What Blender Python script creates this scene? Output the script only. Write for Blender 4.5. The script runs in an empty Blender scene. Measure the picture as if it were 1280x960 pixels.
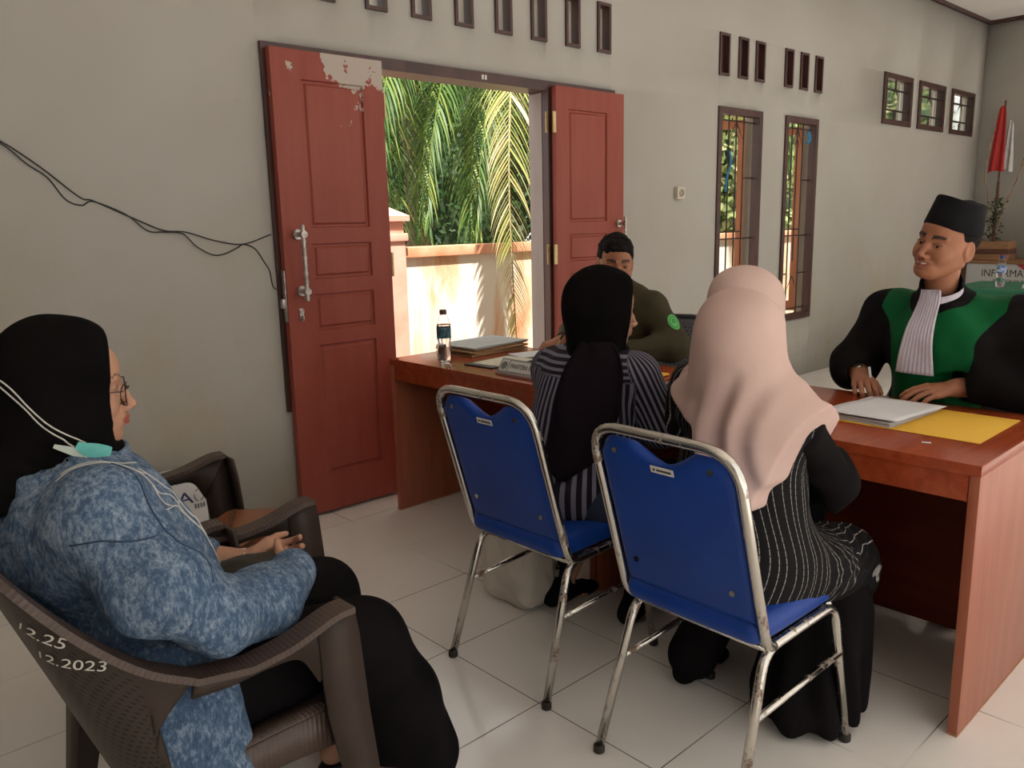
import bpy, bmesh, math, random
import numpy as np
from mathutils import Vector, Matrix, noise as mnoise
random.seed(7)
PI = math.pi
sc = bpy.context.scene
COL = sc.collection

# ------------------------------------------------------------------ materials
def mat(name, col=(.5, .5, .5), rough=.5, metal=0., spec=.5, **kw):
    m = bpy.data.materials.new(name); m.use_nodes = True
    b = m.node_tree.nodes['Principled BSDF']
    b.inputs['Base Color'].default_value = (*col, 1)
    b.inputs['Roughness'].default_value = rough
    b.inputs['Metallic'].default_value = metal
    b.inputs['Specular IOR Level'].default_value = spec
    for k, v in kw.items():
        b.inputs[k.replace('_', ' ')].default_value = v
    return m
def N(m, t, **kw):
    n = m.node_tree.nodes.new(t)
    for k, v in kw.items():
        if k.startswith('i_'):
            n.inputs[k[2:].replace('_', ' ')].default_value = v
        else: setattr(n, k, v)
    return n
def L(m, a, b): m.node_tree.links.new(a, b)
def BS(m): return m.node_tree.nodes['Principled BSDF']
def ramp(m, fac, stops, interp='LINEAR'):
    r = N(m, 'ShaderNodeValToRGB'); r.color_ramp.interpolation = interp
    e = r.color_ramp.elements
    while len(e) < len(stops): e.new(.5)
    for el, (p, c) in zip(e, stops):
        el.position = p; el.color = (*c, 1) if len(c) == 3 else c
    L(m, fac, r.inputs[0]); return r.outputs[0]
def coords(m, scale=(1, 1, 1), kind='Object', loc=(0, 0, 0), rot=(0, 0, 0)):
    t = N(m, 'ShaderNodeTexCoord'); mp = N(m, 'ShaderNodeMapping')
    mp.inputs['Scale'].default_value = scale; mp.inputs['Location'].default_value = loc; mp.inputs['Rotation'].default_value = rot
    L(m, t.outputs[kind], mp.inputs[0]); return mp.outputs[0]
def noise_fac(m, vec, scale=5, detail=4, rough=.55, dist=0):
    n = N(m, 'ShaderNodeTexNoise'); n.inputs['Scale'].default_value = scale; n.inputs['Detail'].default_value = detail
    n.inputs['Roughness'].default_value = rough; n.inputs['Distortion'].default_value = dist
    L(m, vec, n.inputs['Vector']); return n.outputs['Fac']
def mix(m, fac, a, b, mode='MIX'):
    x = N(m, 'ShaderNodeMix', data_type='RGBA', blend_type=mode)
    if isinstance(fac, (int, float)): x.inputs[0].default_value = fac
    else: L(m, fac, x.inputs[0])
    for v, i in ((a, 6), (b, 7)):
        if isinstance(v, tuple): x.inputs[i].default_value = (*v, 1)
        else: L(m, v, x.inputs[i])
    return x.outputs[2]
def math_(m, op, a, b=0., c=0.):
    x = N(m, 'ShaderNodeMath', operation=op)
    for v, i in ((a, 0), (b, 1), (c, 2)):
        if isinstance(v, (int, float)): x.inputs[i].default_value = v
        else: L(m, v, x.inputs[i])
    return x.outputs[0]
def bump(m, h, strength=.3, dist=.01):
    b = N(m, 'ShaderNodeBump'); b.inputs['Strength'].default_value = strength; b.inputs['Distance'].default_value = dist
    L(m, h, b.inputs['Height']); L(m, b.outputs[0], BS(m).inputs['Normal'])
def setcol(m, out): L(m, out, BS(m).inputs['Base Color'])
def attr(m, name, out='Fac'):
    a = N(m, 'ShaderNodeAttribute'); a.attribute_name = name; return a.outputs[out]
def mottled(name, c1, c2, scale=6, rough=.6, detail=5, bmp=0, bscale=60, lo=.35, hi=.65, metal=0., spec=.5, stretch=(1, 1, 1)):
    m = mat(name, c1, rough, metal, spec); v = coords(m, stretch)
    setcol(m, ramp(m, noise_fac(m, v, scale, detail), [(lo, c1), (hi, c2)]))
    if bmp: bump(m, noise_fac(m, v, bscale, 3), bmp, .004)
    return m

# ------------------------------------------------------------------ objects
def tag(o, label=None, cat=None, group=None, kind=None):
    if label: o['label'] = label
    if cat: o['category'] = cat
    if group: o['group'] = group
    if kind: o['kind'] = kind
    return o
def thing(name, label, cat, loc=(0, 0, 0), group=None, rz=0):
    o = bpy.data.objects.new(name, None); COL.objects.link(o)
    o.location = loc; o.rotation_euler = (0, 0, rz); o.empty_display_size = .1
    tag(o, label, cat, group); return o
def pmat(o):
    M = Matrix.Identity(4)
    while o is not None:
        M = (Matrix.Translation(o.location) @ o.rotation_euler.to_matrix().to_4x4()) @ M if o.type == 'EMPTY' else M
        o = o.parent
    return M
def mk(name, verts, faces, m=None, parent=None, smooth=True, local=False, attrs=None, sharp=None):
    """links ONE mesh object; verts are world coordinates unless local"""
    me = bpy.data.meshes.new(name)
    me.from_pydata([tuple(map(float, v)) for v in verts], [], [tuple(map(int, f)) for f in faces]) if not isinstance(verts, np.ndarray) else me.from_pydata(verts.tolist(), [], faces.tolist() if isinstance(faces, np.ndarray) else faces)
    if parent is not None and not local: me.transform(pmat(parent).inverted())
    me.update()
    if smooth: me.shade_smooth()
    if sharp is not None: me.set_sharp_from_angle(angle=math.radians(sharp))
    if attrs:
        for k, v in attrs.items():
            a = me.attributes.new(k, 'FLOAT', 'POINT'); a.data.foreach_set('value', np.asarray(v, np.float32))
    ms = m if isinstance(m, (list, tuple)) else [m]
    for x in ms:
        if x: me.materials.append(x)
    o = bpy.data.objects.new(name, me); COL.objects.link(o)
    if parent is not None: o.parent = parent
    return o
class MB:
    def __init__(s): s.v = []; s.f = []; s.mi = []; s.cur = 0
    def add(s, vs, fs, M=None):
        b = len(s.v)
        s.v += [tuple(M @ Vector(v)) if M else tuple(v) for v in vs]
        s.f += [tuple(b + i for i in f) for f in fs]; s.mi += [s.cur] * len(fs); return s
    def box(s, lo, hi, bev=0., M=None):
        bm = bmesh.new(); bmesh.ops.create_cube(bm, size=1)
        c = [(a + b) / 2 for a, b in zip(lo, hi)]; d = [abs(b - a) for a, b in zip(lo, hi)]
        for v in bm.verts: v.co = Vector([c[i] + v.co[i] * d[i] for i in range(3)])
        if bev: bmesh.ops.bevel(bm, geom=bm.edges[:], offset=min(bev, min(d) * .45), segments=2, profile=.6, affect='EDGES')
        bm.verts.index_update()
        s.add([v.co[:] for v in bm.verts], [[v.index for v in f.verts] for f in bm.faces], M); bm.free(); return s
    def tube(s, pts, r, n=10, caps=True, M=None, flat=None, closed=False):
        pts = [Vector(p) for p in pts]; K = len(pts); rs = r if isinstance(r, (list, tuple)) else [r] * K
        T = []
        for i in range(K):
            a = pts[(i - 1) % K] if (closed or i > 0) else pts[i]; b = pts[(i + 1) % K] if (closed or i < K - 1) else pts[i]
            T.append((b - a).normalized())
        up = Vector((0, 0, 1)) if abs(T[0].z) < .9 else Vector((1, 0, 0))
        nrm = (up - T[0] * up.dot(T[0])).normalized(); vs = []
        for i in range(K):
            if i: nrm = (nrm - T[i] * nrm.dot(T[i])).normalized()
            bn = T[i].cross(nrm)
            for k in range(n):
                a = 2 * PI * k / n; fx, fy = (flat or (1, 1))
                vs.append(pts[i] + nrm * math.cos(a) * rs[i] * fx + bn * math.sin(a) * rs[i] * fy)
        fs = []
        for i in range(K if closed else K - 1):
            j = (i + 1) % K
            for k in range(n):
                k2 = (k + 1) % n; fs.append((i * n + k, i * n + k2, j * n + k2, j * n + k))
        if caps and not closed: fs.append(tuple(range(n - 1, -1, -1))); fs.append(tuple((K - 1) * n + k for k in range(n)))
        return s.add(vs, fs, M)
    def strip(s, pts, w, t, side=None, M=None):
        """rectangular section sweep; w width along side dir, t thickness"""
        pts = [Vector(p) for p in pts]; K = len(pts); vs = []
        for i in range(K):
            T = (pts[min(i + 1, K - 1)] - pts[max(i - 1, 0)]).normalized()
            sd = side[i] if isinstance(side, list) else side
            sd = Vector(sd); sd = (sd - T * sd.dot(T)).normalized(); n = T.cross(sd)
            ww = w[min(i, len(w) - 1)] if isinstance(w, (list, tuple)) else w; tt = t[i] if isinstance(t, (list, tuple)) else t
            for a, b in ((-1, -1), (1, -1), (1, 1), (-1, 1)): vs.append(pts[i] + sd * a * ww / 2 + n * b * tt / 2)
        fs = [(i * 4 + k, i * 4 + (k + 1) % 4, i * 4 + 4 + (k + 1) % 4, i * 4 + 4 + k) for i in range(K - 1) for k in range(4)]
        fs += [(3, 2, 1, 0), tuple((K - 1) * 4 + k for k in range(4))]
        return s.add(vs, fs, M)
    def lathe(s, prof, n=24, M=None, cap=True):
        vs = [(r * math.cos(2 * PI * k / n), r * math.sin(2 * PI * k / n), z) for r, z in prof for k in range(n)]
        fs = [(i * n + k, i * n + (k + 1) % n, (i + 1) * n + (k + 1) % n, (i + 1) * n + k) for i in range(len(prof) - 1) for k in range(n)]
        if cap: fs += [tuple(range(n - 1, -1, -1)), tuple((len(prof) - 1) * n + k for k in range(n))]
        return s.add(vs, fs, M)
    def prism(s, poly, z0, z1, M=None):
        n = len(poly); vs = [(x, y, z0) for x, y in poly] + [(x, y, z1) for x, y in poly]
        fs = [tuple(range(n - 1, -1, -1)), tuple(range(n, 2 * n))] + [(k, (k + 1) % n, n + (k + 1) % n, n + k) for k in range(n)]
        return s.add(vs, fs, M)
    def grid(s, P, closed=False):
        """P[i][j] points -> quads"""
        R = len(P); C = len(P[0]); vs = [p for row in P for p in row]
        fs = [(i * C + j, i * C + j + 1, (i + 1) * C + j + 1, (i + 1) * C + j) for i in range(R - 1) for j in range(C - 1)]
        return s.add(vs, fs)
    def build(s, name, m, parent=None, smooth=False, sharp=40, local=False, attrs=None):
        o = mk(name, s.v, s.f, m, parent, smooth=True, local=local, sharp=None if smooth else sharp, attrs=attrs)
        if any(s.mi): o.data.polygons.foreach_set('material_index', s.mi)
        return o
def solid(o, t, off=-1):
    md = o.modifiers.new('s', 'SOLIDIFY'); md.thickness = t; md.offset = off; return o
def spline(pts, n=8):
    """Catmull-Rom through pts"""
    P = [np.array(p, float) for p in pts]; P = [2 * P[0] - P[1]] + P + [2 * P[-1] - P[-2]]; out = []
    for i in range(1, len(P) - 2):
        for k in range(n):
            t = k / n; a, b, c, d = P[i - 1:i + 3]
            out.append(.5 * ((2 * b) + (-a + c) * t + (2 * a - 5 * b + 4 * c - d) * t * t + (-a + 3 * b - 3 * c + d) * t ** 3))
    out.append(P[-2]); return [tuple(p) for p in out]
def copy_tree(o, parent=None):
    c = o.copy(); COL.objects.link(c)
    if parent is not None: c.parent = parent
    for ch in list(o.children): copy_tree(ch, c)
    return c
def text_mesh(name, s, size, m, M, parent, thick=.0006, font_scale=(1, 1)):
    """letters as a thin mesh lying at matrix M (text x right, y up)"""
    cu = bpy.data.curves.new('t', 'FONT'); cu.body = s; cu.size = size; cu.extrude = thick; cu.align_x = 'CENTER'; cu.align_y = 'CENTER'
    ob = bpy.data.objects.new('t', cu); me = bpy.data.meshes.new_from_object(ob)
    me.transform(Matrix.Diagonal((font_scale[0], font_scale[1], 1, 1))); me.transform(M)
    if parent is not None: me.transform(pmat(parent).inverted())
    bpy.data.objects.remove(ob); me.materials.append(m); me.name = name
    o = bpy.data.objects.new(name, me); COL.objects.link(o); o.parent = parent; return o
def frame_M(o, x, y):
    x = Vector(x).normalized(); y = Vector(y); y = (y - x * y.dot(x)).normalized(); z = x.cross(y)
    return Matrix(((x.x, y.x, z.x, o[0]), (x.y, y.y, z.y, o[1]), (x.z, y.z, z.z, o[2]), (0, 0, 0, 1)))

# ------------------------------------------------------------------ implicit surfaces (bodies and cloth)
def V3(*a): return np.array(a, np.float32)
def Rm(yaw=0, pitch=0, roll=0):
    """columns = local x (forward), y (left), z (up); degrees; pitch>0 looks down; roll>0 tips the crown to the left"""
    y, p, r = map(math.radians, (yaw, pitch, roll))
    Rz = np.array([[math.cos(y), -math.sin(y), 0], [math.sin(y), math.cos(y), 0], [0, 0, 1]])
    Ry = np.array([[math.cos(p), 0, math.sin(p)], [0, 1, 0], [-math.sin(p), 0, math.cos(p)]])
    Rx = np.array([[1, 0, 0], [0, math.cos(-r), -math.sin(-r)], [0, math.sin(-r), math.cos(-r)]])
    return (Rz @ Ry @ Rx).astype(np.float32)
class Fr:
    """a frame: world = o + s * R @ local"""
    def __init__(f, o, R=None, s=1.): f.o = V3(*o); f.R = np.eye(3, dtype=np.float32) if R is None else R.astype(np.float32); f.s = s
    def w(f, p): return f.o + f.s * (f.R @ V3(*p))
    def M(f): 
        m = Matrix.Identity(4)
        for i in range(3):
            for j in range(3): m[i][j] = float(f.R[i, j]) * f.s
            m[i][3] = float(f.o[i])
        return m
W0 = Fr((0, 0, 0))
def cone(a, b, ra, rb, fr=W0, op='u', k=.02):
    A = fr.w(a); B = fr.w(b); ra *= fr.s; rb *= fr.s; ab = B - A; dd = float(ab @ ab) + 1e-12
    def f(P):
        ap = P - A; t = np.clip((ap @ ab) / dd, 0, 1)
        q = ap - t[:, None] * ab
        return np.sqrt(np.einsum('ij,ij->i', q, q)) - (ra + (rb - ra) * t)
    return (op, k * fr.s, f)
def chain(pts, rs, fr=W0, op='u', k=.02): return [cone(pts[i], pts[i + 1], rs[i], rs[i + 1], fr, op, k) for i in range(len(pts) - 1)]
def ell(c, r, fr=W0, op='u', k=.02, R=None):
    C = fr.w(c); Q = fr.R if R is None else (fr.R @ R); rr = V3(*r) * fr.s
    def f(P):
        q = (P - C) @ Q; a = q / rr; k0 = np.sqrt(np.einsum('ij,ij->i', a, a)); b = a / rr
        k1 = np.sqrt(np.einsum('ij,ij->i', b, b)) + 1e-9
        return k0 * (k0 - 1) / k1
    return (op, k * fr.s, f)
def rbox(c, h, r, fr=W0, op='u', k=.01, R=None):
    C = fr.w(c); Q = fr.R if R is None else (fr.R @ R); hh = V3(*h) * fr.s; rr = r * fr.s
    def f(P):
        q = np.abs((P - C) @ Q) - hh + rr
        return np.linalg.norm(np.maximum(q, 0), axis=1) + np.minimum(q.max(1), 0) - rr
    return (op, k * fr.s, f)
def plane(c, n, fr=W0, op='s', k=.005):
    """solid side is where (P-c).n < 0"""
    C = fr.w(c); n = fr.R @ V3(*n); n = n / np.linalg.norm(n)
    return (op, k * fr.s, lambda P: (P - C) @ n)
def comb(d, x, op, k):
    if d is None: return x
    if op == 'u': h = np.maximum(k - np.abs(d - x), 0) / k; return np.minimum(d, x) - h * h * k * .25
    if op == 's': x = -x
    h = np.maximum(k - np.abs(d - x), 0) / k; return np.maximum(d, x) + h * h * k * .25
def ev(prims, P, disp=None):
    d = None
    for op, k, f in prims: d = comb(d, f(P), op, k)
    if disp is not None: d = d + disp(P)
    return d
def evc(prims, P, h, disp=None, chunk=6000):
    """evaluate with local culling; P sorted roughly in space"""
    out = np.empty(len(P), np.float32)
    for i in range(0, len(P), chunk):
        Q = P[i:i + chunk]; c = (Q.min(0) + Q.max(0)) / 2; r = float(np.linalg.norm(Q.max(0) - c)) + .002
        C = c[None].astype(np.float32); vals = [float(f(C)[0]) for _, _, f in prims]
        us = [v for v, p in zip(vals, prims) if p[0] == 'u']; mn = min(us)
        keep = []
        for v, p in zip(vals, prims):
            if p[0] == 'u':
                if v < mn + 2.6 * r + p[1] + .01: keep.append(p)
            elif p[0] == 's':
                if v < 1.6 * r + p[1] + .01: keep.append(p)
            else: keep.append(p)
        out[i:i + chunk] = ev(keep, Q, disp)
    return out
def surf(prims, lo, hi, h, disp=None, proj=1):
    """surface nets of the implicit solid -> verts, faces"""
    B = 8; lo = np.array(lo, np.float32); hi = np.array(hi, np.float32)
    nb = np.maximum(1, np.ceil((hi - lo) / (h * B)).astype(int)); n = nb * B + 1
    bc = np.stack(np.meshgrid(*[np.arange(k) for k in nb], indexing='ij'), -1).reshape(-1, 3)
    cen = (lo + (bc + .5) * B * h).astype(np.float32)
    dc = ev(prims, cen, disp); near = np.abs(dc) < B * h * 1.25 + .012
    V = np.repeat(np.repeat(np.repeat(np.where(dc > 0, 1., -1.).astype(np.float32).reshape(nb), B, 0), B, 1), B, 2)
    V = np.pad(V, ((0, 1),) * 3, mode='edge')
    idx = bc[near]; loc = np.stack(np.meshgrid(*[np.arange(B + 1)] * 3, indexing='ij'), -1).reshape(-1, 3)
    key = (idx // 2); order = np.lexsort((key[:, 2], key[:, 1], key[:, 0])); idx = idx[order]
    S = 24
    for i in range(0, len(idx), S):
        g = (idx[i:i + S, None, :] * B + loc[None]).reshape(-1, 3)
        P = (lo + g * h).astype(np.float32)
        V[g[:, 0], g[:, 1], g[:, 2]] = evc(prims, P, h, disp, chunk=729 * 6)
    s = V < 0
    for ax in range(3):
        sl = [slice(None)] * 3; sl[ax] = 0; s[tuple(sl)] = False; V[tuple(sl)] = np.maximum(V[tuple(sl)], h)
        sl[ax] = -1; s[tuple(sl)] = False; V[tuple(sl)] = np.maximum(V[tuple(sl)], h)
    c = np.zeros(tuple(n - 1), np.uint8); m0, m1, m2 = n - 1
    for a in (0, 1):
        for b in (0, 1):
            for d in (0, 1): c += s[a:a + m0, b:b + m1, d:d + m2]
    act = (c > 0) & (c < 8); A = np.argwhere(act); ids = -np.ones(act.shape, np.int64); ids[act] = np.arange(len(A))
    acc = np.zeros((len(A), 3), np.float32); cnt = np.zeros(len(A), np.float32)
    for a in range(3):
        e = [0, 0, 0]; e[a] = 1; o1, o2 = [x for x in range(3) if x != a]
        for u in (0, 1):
            for v in (0, 1):
                p0 = A.copy(); p0[:, o1] += u; p0[:, o2] += v; p1 = p0 + e
                v0 = V[p0[:, 0], p0[:, 1], p0[:, 2]]; v1 = V[p1[:, 0], p1[:, 1], p1[:, 2]]
                cr = (v0 < 0) != (v1 < 0); t = np.where(cr, v0 / np.where(cr, v0 - v1, 1), 0)
                q = (p0 - A).astype(np.float32); q[:, a] += t; acc += q * cr[:, None]; cnt += cr
    verts = lo + (A + acc / cnt[:, None]) * h
    F = []
    for a in range(3):
        o1, o2 = (a + 1) % 3, (a + 2) % 3
        sl0 = [slice(1, -1)] * 3; sl1 = [slice(1, -1)] * 3; sl0[a] = slice(0, -1); sl1[a] = slice(1, None)
        x0 = s[tuple(sl0)]; x1 = s[tuple(sl1)]; E = np.argwhere(x0 != x1)
        off = np.ones(3, int); off[a] = 0; E = E + off
        ins = s[E[:, 0], E[:, 1], E[:, 2]]
        def cid(du, dv): q = E.copy(); q[:, o1] -= du; q[:, o2] -= dv; return ids[q[:, 0], q[:, 1], q[:, 2]]
        Q = np.stack([cid(1, 1), cid(0, 1), cid(0, 0), cid(1, 0)], 1); Q[~ins] = Q[~ins][:, ::-1]; F.append(Q)
    F = np.concatenate(F); F = F[(F >= 0).all(1)]
    for _ in range(proj): verts = toward(prims, verts.astype(np.float32), h, disp, clampd=h * .8)
    return verts, F
def grad(prims, P, e, disp=None):
    G = np.empty_like(P)
    for a in range(3):
        d = np.zeros(3, np.float32); d[a] = e
        G[:, a] = (evc(prims, P + d, 0, disp) - evc(prims, P - d, 0, disp)) / (2 * e)
    return G
def toward(prims, P, h=.003, disp=None, off=0., clampd=None):
    P = np.asarray(P, np.float32); d = evc(prims, P, h, disp) - off; G = grad(prims, P, max(h * .4, .0008), disp)
    g2 = np.maximum(np.einsum('ij,ij->i', G, G), .3); st = d / g2
    if clampd: st = np.clip(st, -clampd, clampd)
    return P - st[:, None] * G
def onto(prims, pts, off=.002, it=8, disp=None):
    P = np.asarray(pts, np.float32)
    for _ in range(it): P = toward(prims, P, .003, disp, off=off, clampd=.03)
    return P
def march(prims, o, d, off=0., disp=None, tmax=2., it=60):
    """sphere trace rays (arrays) onto the solid"""
    o = np.asarray(o, np.float32); d = np.asarray(d, np.float32); d = d / np.linalg.norm(d, axis=1, keepdims=True)
    t = np.zeros(len(o), np.float32)
    for _ in range(it): t += np.clip((evc(prims, o + t[:, None] * d, 0, disp) - off) * .7, -.05, .2); t = np.minimum(t, tmax)
    return o + t[:, None] * d
def wob(P, f, amp, seed=0.):
    """cheap smooth folds: sum of warped sines"""
    x, y, z = P[:, 0] * f, P[:, 1] * f, P[:, 2] * f
    a = np.sin(x * 1.3 + 1.7 * np.sin(y * .8 + seed) + z * .5 + seed) + np.sin(y * 1.5 + 1.3 * np.sin(z * .9 + 2 * seed) + x * .4) + np.sin(z * 1.1 + 1.9 * np.sin(x * .7 - seed) - y * .6)
    return (amp / 3) * a
EXPO = .53; SKY = 1.0; SUN = 8.5
# ------------------------------------------------------------------ camera
CAMP = (-1.815, -3.0523, 1.2973); YAW, PIT, ROL, FPX = .7455, .1952, -.0228, 1017.5
cam = bpy.data.cameras.new('camera'); camo = bpy.data.objects.new('camera', cam); COL.objects.link(camo)
fw = Vector((math.sin(YAW) * math.cos(PIT), math.cos(YAW) * math.cos(PIT), -math.sin(PIT)))
rr_ = Vector((math.cos(YAW), -math.sin(YAW), 0)); uu_ = rr_.cross(fw)
r2_ = rr_ * math.cos(ROL) + uu_ * math.sin(ROL); u2_ = -rr_ * math.sin(ROL) + uu_ * math.cos(ROL)
camo.matrix_world = Matrix(((r2_.x, u2_.x, -fw.x, CAMP[0]), (r2_.y, u2_.y, -fw.y, CAMP[1]), (r2_.z, u2_.z, -fw.z, CAMP[2]), (0, 0, 0, 1)))
cam.sensor_width = 36; cam.sensor_fit = 'HORIZONTAL'; cam.lens = FPX / 1280 * 36; cam.clip_start = .02
sc.camera = camo
sc.view_settings.view_transform = 'Standard'; sc.view_settings.look = 'None'; sc.view_settings.gamma = 1
sc.view_settings.use_curve_mapping = False; sc.view_settings.exposure = EXPO
sc.cycles.use_denoising = True; sc.cycles.max_bounces = 10; sc.cycles.diffuse_bounces = 5; sc.cycles.glossy_bounces = 4
sc.cycles.transparent_max_bounces = 16; sc.cycles.sample_clamp_indirect = 6

# ------------------------------------------------------------------ shared materials
def wall_mat():
    m = mat('plaster', (.6, .57, .51), .75, spec=.3)
    v = coords(m); big = noise_fac(m, v, 1.1, 3)
    c = ramp(m, big, [(.3, (.375, .350, .308)), (.7, (.42, .402, .365))])
    # yellow damp stains, mostly low on the wall
    sp = N(m, 'ShaderNodeSeparateXYZ'); L(m, v, sp.inputs[0])
    low = N(m, 'ShaderNodeMapRange'); L(m, sp.outputs[2], low.inputs[0])
    low.inputs[1].default_value = 1.5; low.inputs[2].default_value = .1; low.inputs[3].default_value = 0; low.inputs[4].default_value = 1
    st = noise_fac(m, coords(m, (1, 1, .8)), 3.1, 5, .6)
    f = math_(m, 'MULTIPLY', ramp(m, st, [(.47, (0, 0, 0)), (.68, (1, 1, 1))]), low.outputs[0])
    c = mix(m, math_(m, 'MULTIPLY', f, .65), c, (.37, .30, .16))
    # small dark smudges
    sm = noise_fac(m, coords(m, (1.6, 1, 1)), 6.5, 2, .5)
    c = mix(m, math_(m, 'MULTIPLY', ramp(m, sm, [(.72, (0, 0, 0)), (.80, (1, 1, 1))]), .35), c, (.33, .30, .26))
    setcol(m, c); bump(m, noise_fac(m, v, 18, 4), .12, .01); return m
M_WALL = wall_mat()
def floor_mat():
    m = mat('floor_tile', (.5, .48, .45), .16, spec=.8)
    v = coords(m, (2.5, 2.5, 2.5)); sp = N(m, 'ShaderNodeSeparateXYZ'); L(m, v, sp.inputs[0])
    def line(o): 
        fr = math_(m, 'FRACT', o); d = math_(m, 'ABSOLUTE', math_(m, 'SUBTRACT', fr, .5)); return math_(m, 'GREATER_THAN', d, .4955)
    g = math_(m, 'MAXIMUM', line(sp.outputs[0]), line(sp.outputs[1]))
    wn = N(m, 'ShaderNodeTexWhiteNoise', noise_dimensions='2D')
    cb = N(m, 'ShaderNodeCombineXYZ'); L(m, math_(m, 'FLOOR', sp.outputs[0]), cb.inputs[0]); L(m, math_(m, 'FLOOR', sp.outputs[1]), cb.inputs[1]); L(m, cb.outputs[0], wn.inputs['Vector'])
    tone = ramp(m, wn.outputs[0], [(0, (.80, .755, .71)), (1, (.85, .815, .775))])
    n = noise_fac(m, coords(m), 2.2, 4)
    tone = mix(m, ramp(m, n, [(.35, (0, 0, 0)), (.8, (.35, .35, .35))]), tone, (.66, .61, .53))
    gn = noise_fac(m, coords(m), 1.4, 2)
    gc = ramp(m, gn, [(.45, (.16, .14, .12)), (.58, (.66, .64, .60))])
    setcol(m, mix(m, g, tone, gc))
    L(m, math_(m, 'ADD', math_(m, 'MULTIPLY', g, .5), math_(m, 'MULTIPLY_ADD', noise_fac(m, coords(m), 5, 3), .14, .10)), BS(m).inputs['Roughness'])
    bump(m, math_(m, 'SUBTRACT', 1., g), .25, .002); return m
M_FLOOR = floor_mat()
M_CEIL = mottled('ceiling_paint', (.80, .77, .75), (.85, .82, .80), 2, .8)
M_DARKWOOD = mottled('dark_frame_wood', (.040, .016, .014), (.075, .030, .026), 12, .4, stretch=(1, 1, .15))
M_CONC = mottled('reveal_plaster', (.42, .39, .36), (.55, .52, .47), 5, .8)
def redwood():
    m = mat('red_door_paint', (.3, .08, .06), .45, spec=.25); v = coords(m)
    c = ramp(m, noise_fac(m, coords(m, (3, 3, .4)), 4, 5), [(.3, (.25, .052, .034)), (.7, (.30, .075, .052))])
    # worn paint showing pale undercoat near the top
    sp = N(m, 'ShaderNodeSeparateXYZ'); L(m, v, sp.inputs[0])
    g = attr(m, 'peel'); n = noise_fac(m, v, 9, 6, .65)
    f = math_(m, 'GREATER_THAN', math_(m, 'ADD', math_(m, 'MULTIPLY', g, .5), n), .86)
    c = mix(m, f, c, (.44, .37, .32)); setcol(m, c)
    bump(m, math_(m, 'SUBTRACT', noise_fac(m, coords(m, (6, 6, .6)), 20, 3), math_(m, 'MULTIPLY', f, .5)), .15, .003); return m
M_RED = redwood()
M_BRASS = mottled('hinge_brass', (.62, .50, .26), (.48, .36, .18), 30, .45, metal=.6)
M_STEEL = mottled('old_steel', (.50, .46, .42), (.22, .14, .10), 25, .35, metal=.85, lo=.45, hi=.75)
M_BLACK = mat('black_plastic', (.012, .011, .012), .45)
M_IRON = mat('grille_iron', (.035, .018, .015), .5)
M_GLASS = mat('window_glass', (.9, .95, .93), .03, Transmission_Weight=1., IOR=1.45)
M_RIBBON = mat('blue_ribbon', (.02, .20, .42), .6)
M_SASH = mottled('orange_sash_wood', (.36, .12, .05), (.44, .17, .08), 8, .45, stretch=(1, 1, .2))

# ------------------------------------------------------------------ room shell
WY = .21; WO = .345; XR = 8.2; XL = -4.6; YF = -5.0; ZC = 3.28
def holed(name, x0, x1, z0, z1, y0, y1, holes, m, axis='x'):
    xs = sorted({x0, x1, *[h[0] for h in holes], *[h[1] for h in holes]}); zs = sorted({z0, z1, *[h[2] for h in holes], *[h[3] for h in holes]})
    solidc = lambda i, j: 0 <= i < len(xs) - 1 and 0 <= j < len(zs) - 1 and not any(h[0] - 1e-6 <= xs[i] and xs[i + 1] <= h[1] + 1e-6 and h[2] - 1e-6 <= zs[j] and zs[j + 1] <= h[3] + 1e-6 for h in holes)
    mb = MB(); V = lambda x, y, z: (x, y, z) if axis == 'x' else (y, x, z)
    for i in range(len(xs) - 1):
        for j in range(len(zs) - 1):
            if not solidc(i, j): continue
            a, b, c, d = xs[i], xs[i + 1], zs[j], zs[j + 1]
            q = lambda *p: mb.add([V(*t) for t in p], [(0, 1, 2, 3)])
            q((a, y0, c), (b, y0, c), (b, y0, d), (a, y0, d)); q((b, y1, c), (a, y1, c), (a, y1, d), (b, y1, d))
            if not solidc(i - 1, j): q((a, y1, c), (a, y0, c), (a, y0, d), (a, y1, d))
            if not solidc(i + 1, j): q((b, y0, c), (b, y1, c), (b, y1, d), (b, y0, d))
            if not solidc(i, j - 1): q((a, y0, c), (a, y1, c), (b, y1, c), (b, y0, c))
            if not solidc(i, j + 1): q((a, y1, d), (a, y0, d), (b, y0, d), (b, y1, d))
    o = mb.build(name, m, smooth=False, sharp=20)
    bm = bmesh.new(); bm.from_mesh(o.data); bmesh.ops.remove_doubles(bm, verts=bm.verts, dist=1e-5); bmesh.ops.recalc_face_normals(bm, faces=bm.faces); bm.to_mesh(o.data); bm.free()
    tag(o, kind='structure'); return o
DX0, DX1, DXa, DXb, DZ = -.165, 2.055, .40, 1.50, 2.045
vents = [(x, x + .115, 2.245, 2.515) for x in (-.44, -.175, .09, .36, .612, .872, 1.134, 1.388, 1.652, 1.915)]
vents += [(x, x + .12, 2.245, 2.515) for x in (3.15, 3.385, 3.605, 4.01, 4.24, 4.47)]
wins = [(3.155, 3.72, .485, 2.045), (4.05, 4.56, .485, 2.045)]
smalls = [(5.715, 6.335, 2.09, 2.525), (6.49, 7.135, 2.09, 2.525), (7.31, 7.95, 2.09, 2.525)]
holes = [(DX0, DXa, .50, DZ), (DXa, DXb, 0., DZ), (DXb, DX1, .50, DZ)] + vents + wins + smalls
M_WHITE = mottled('light_lifted_wall', (.70, .67, .62), (.76, .74, .69), 2, .8)  # paler than the plaster, to bounce light and lift the far wall
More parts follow.
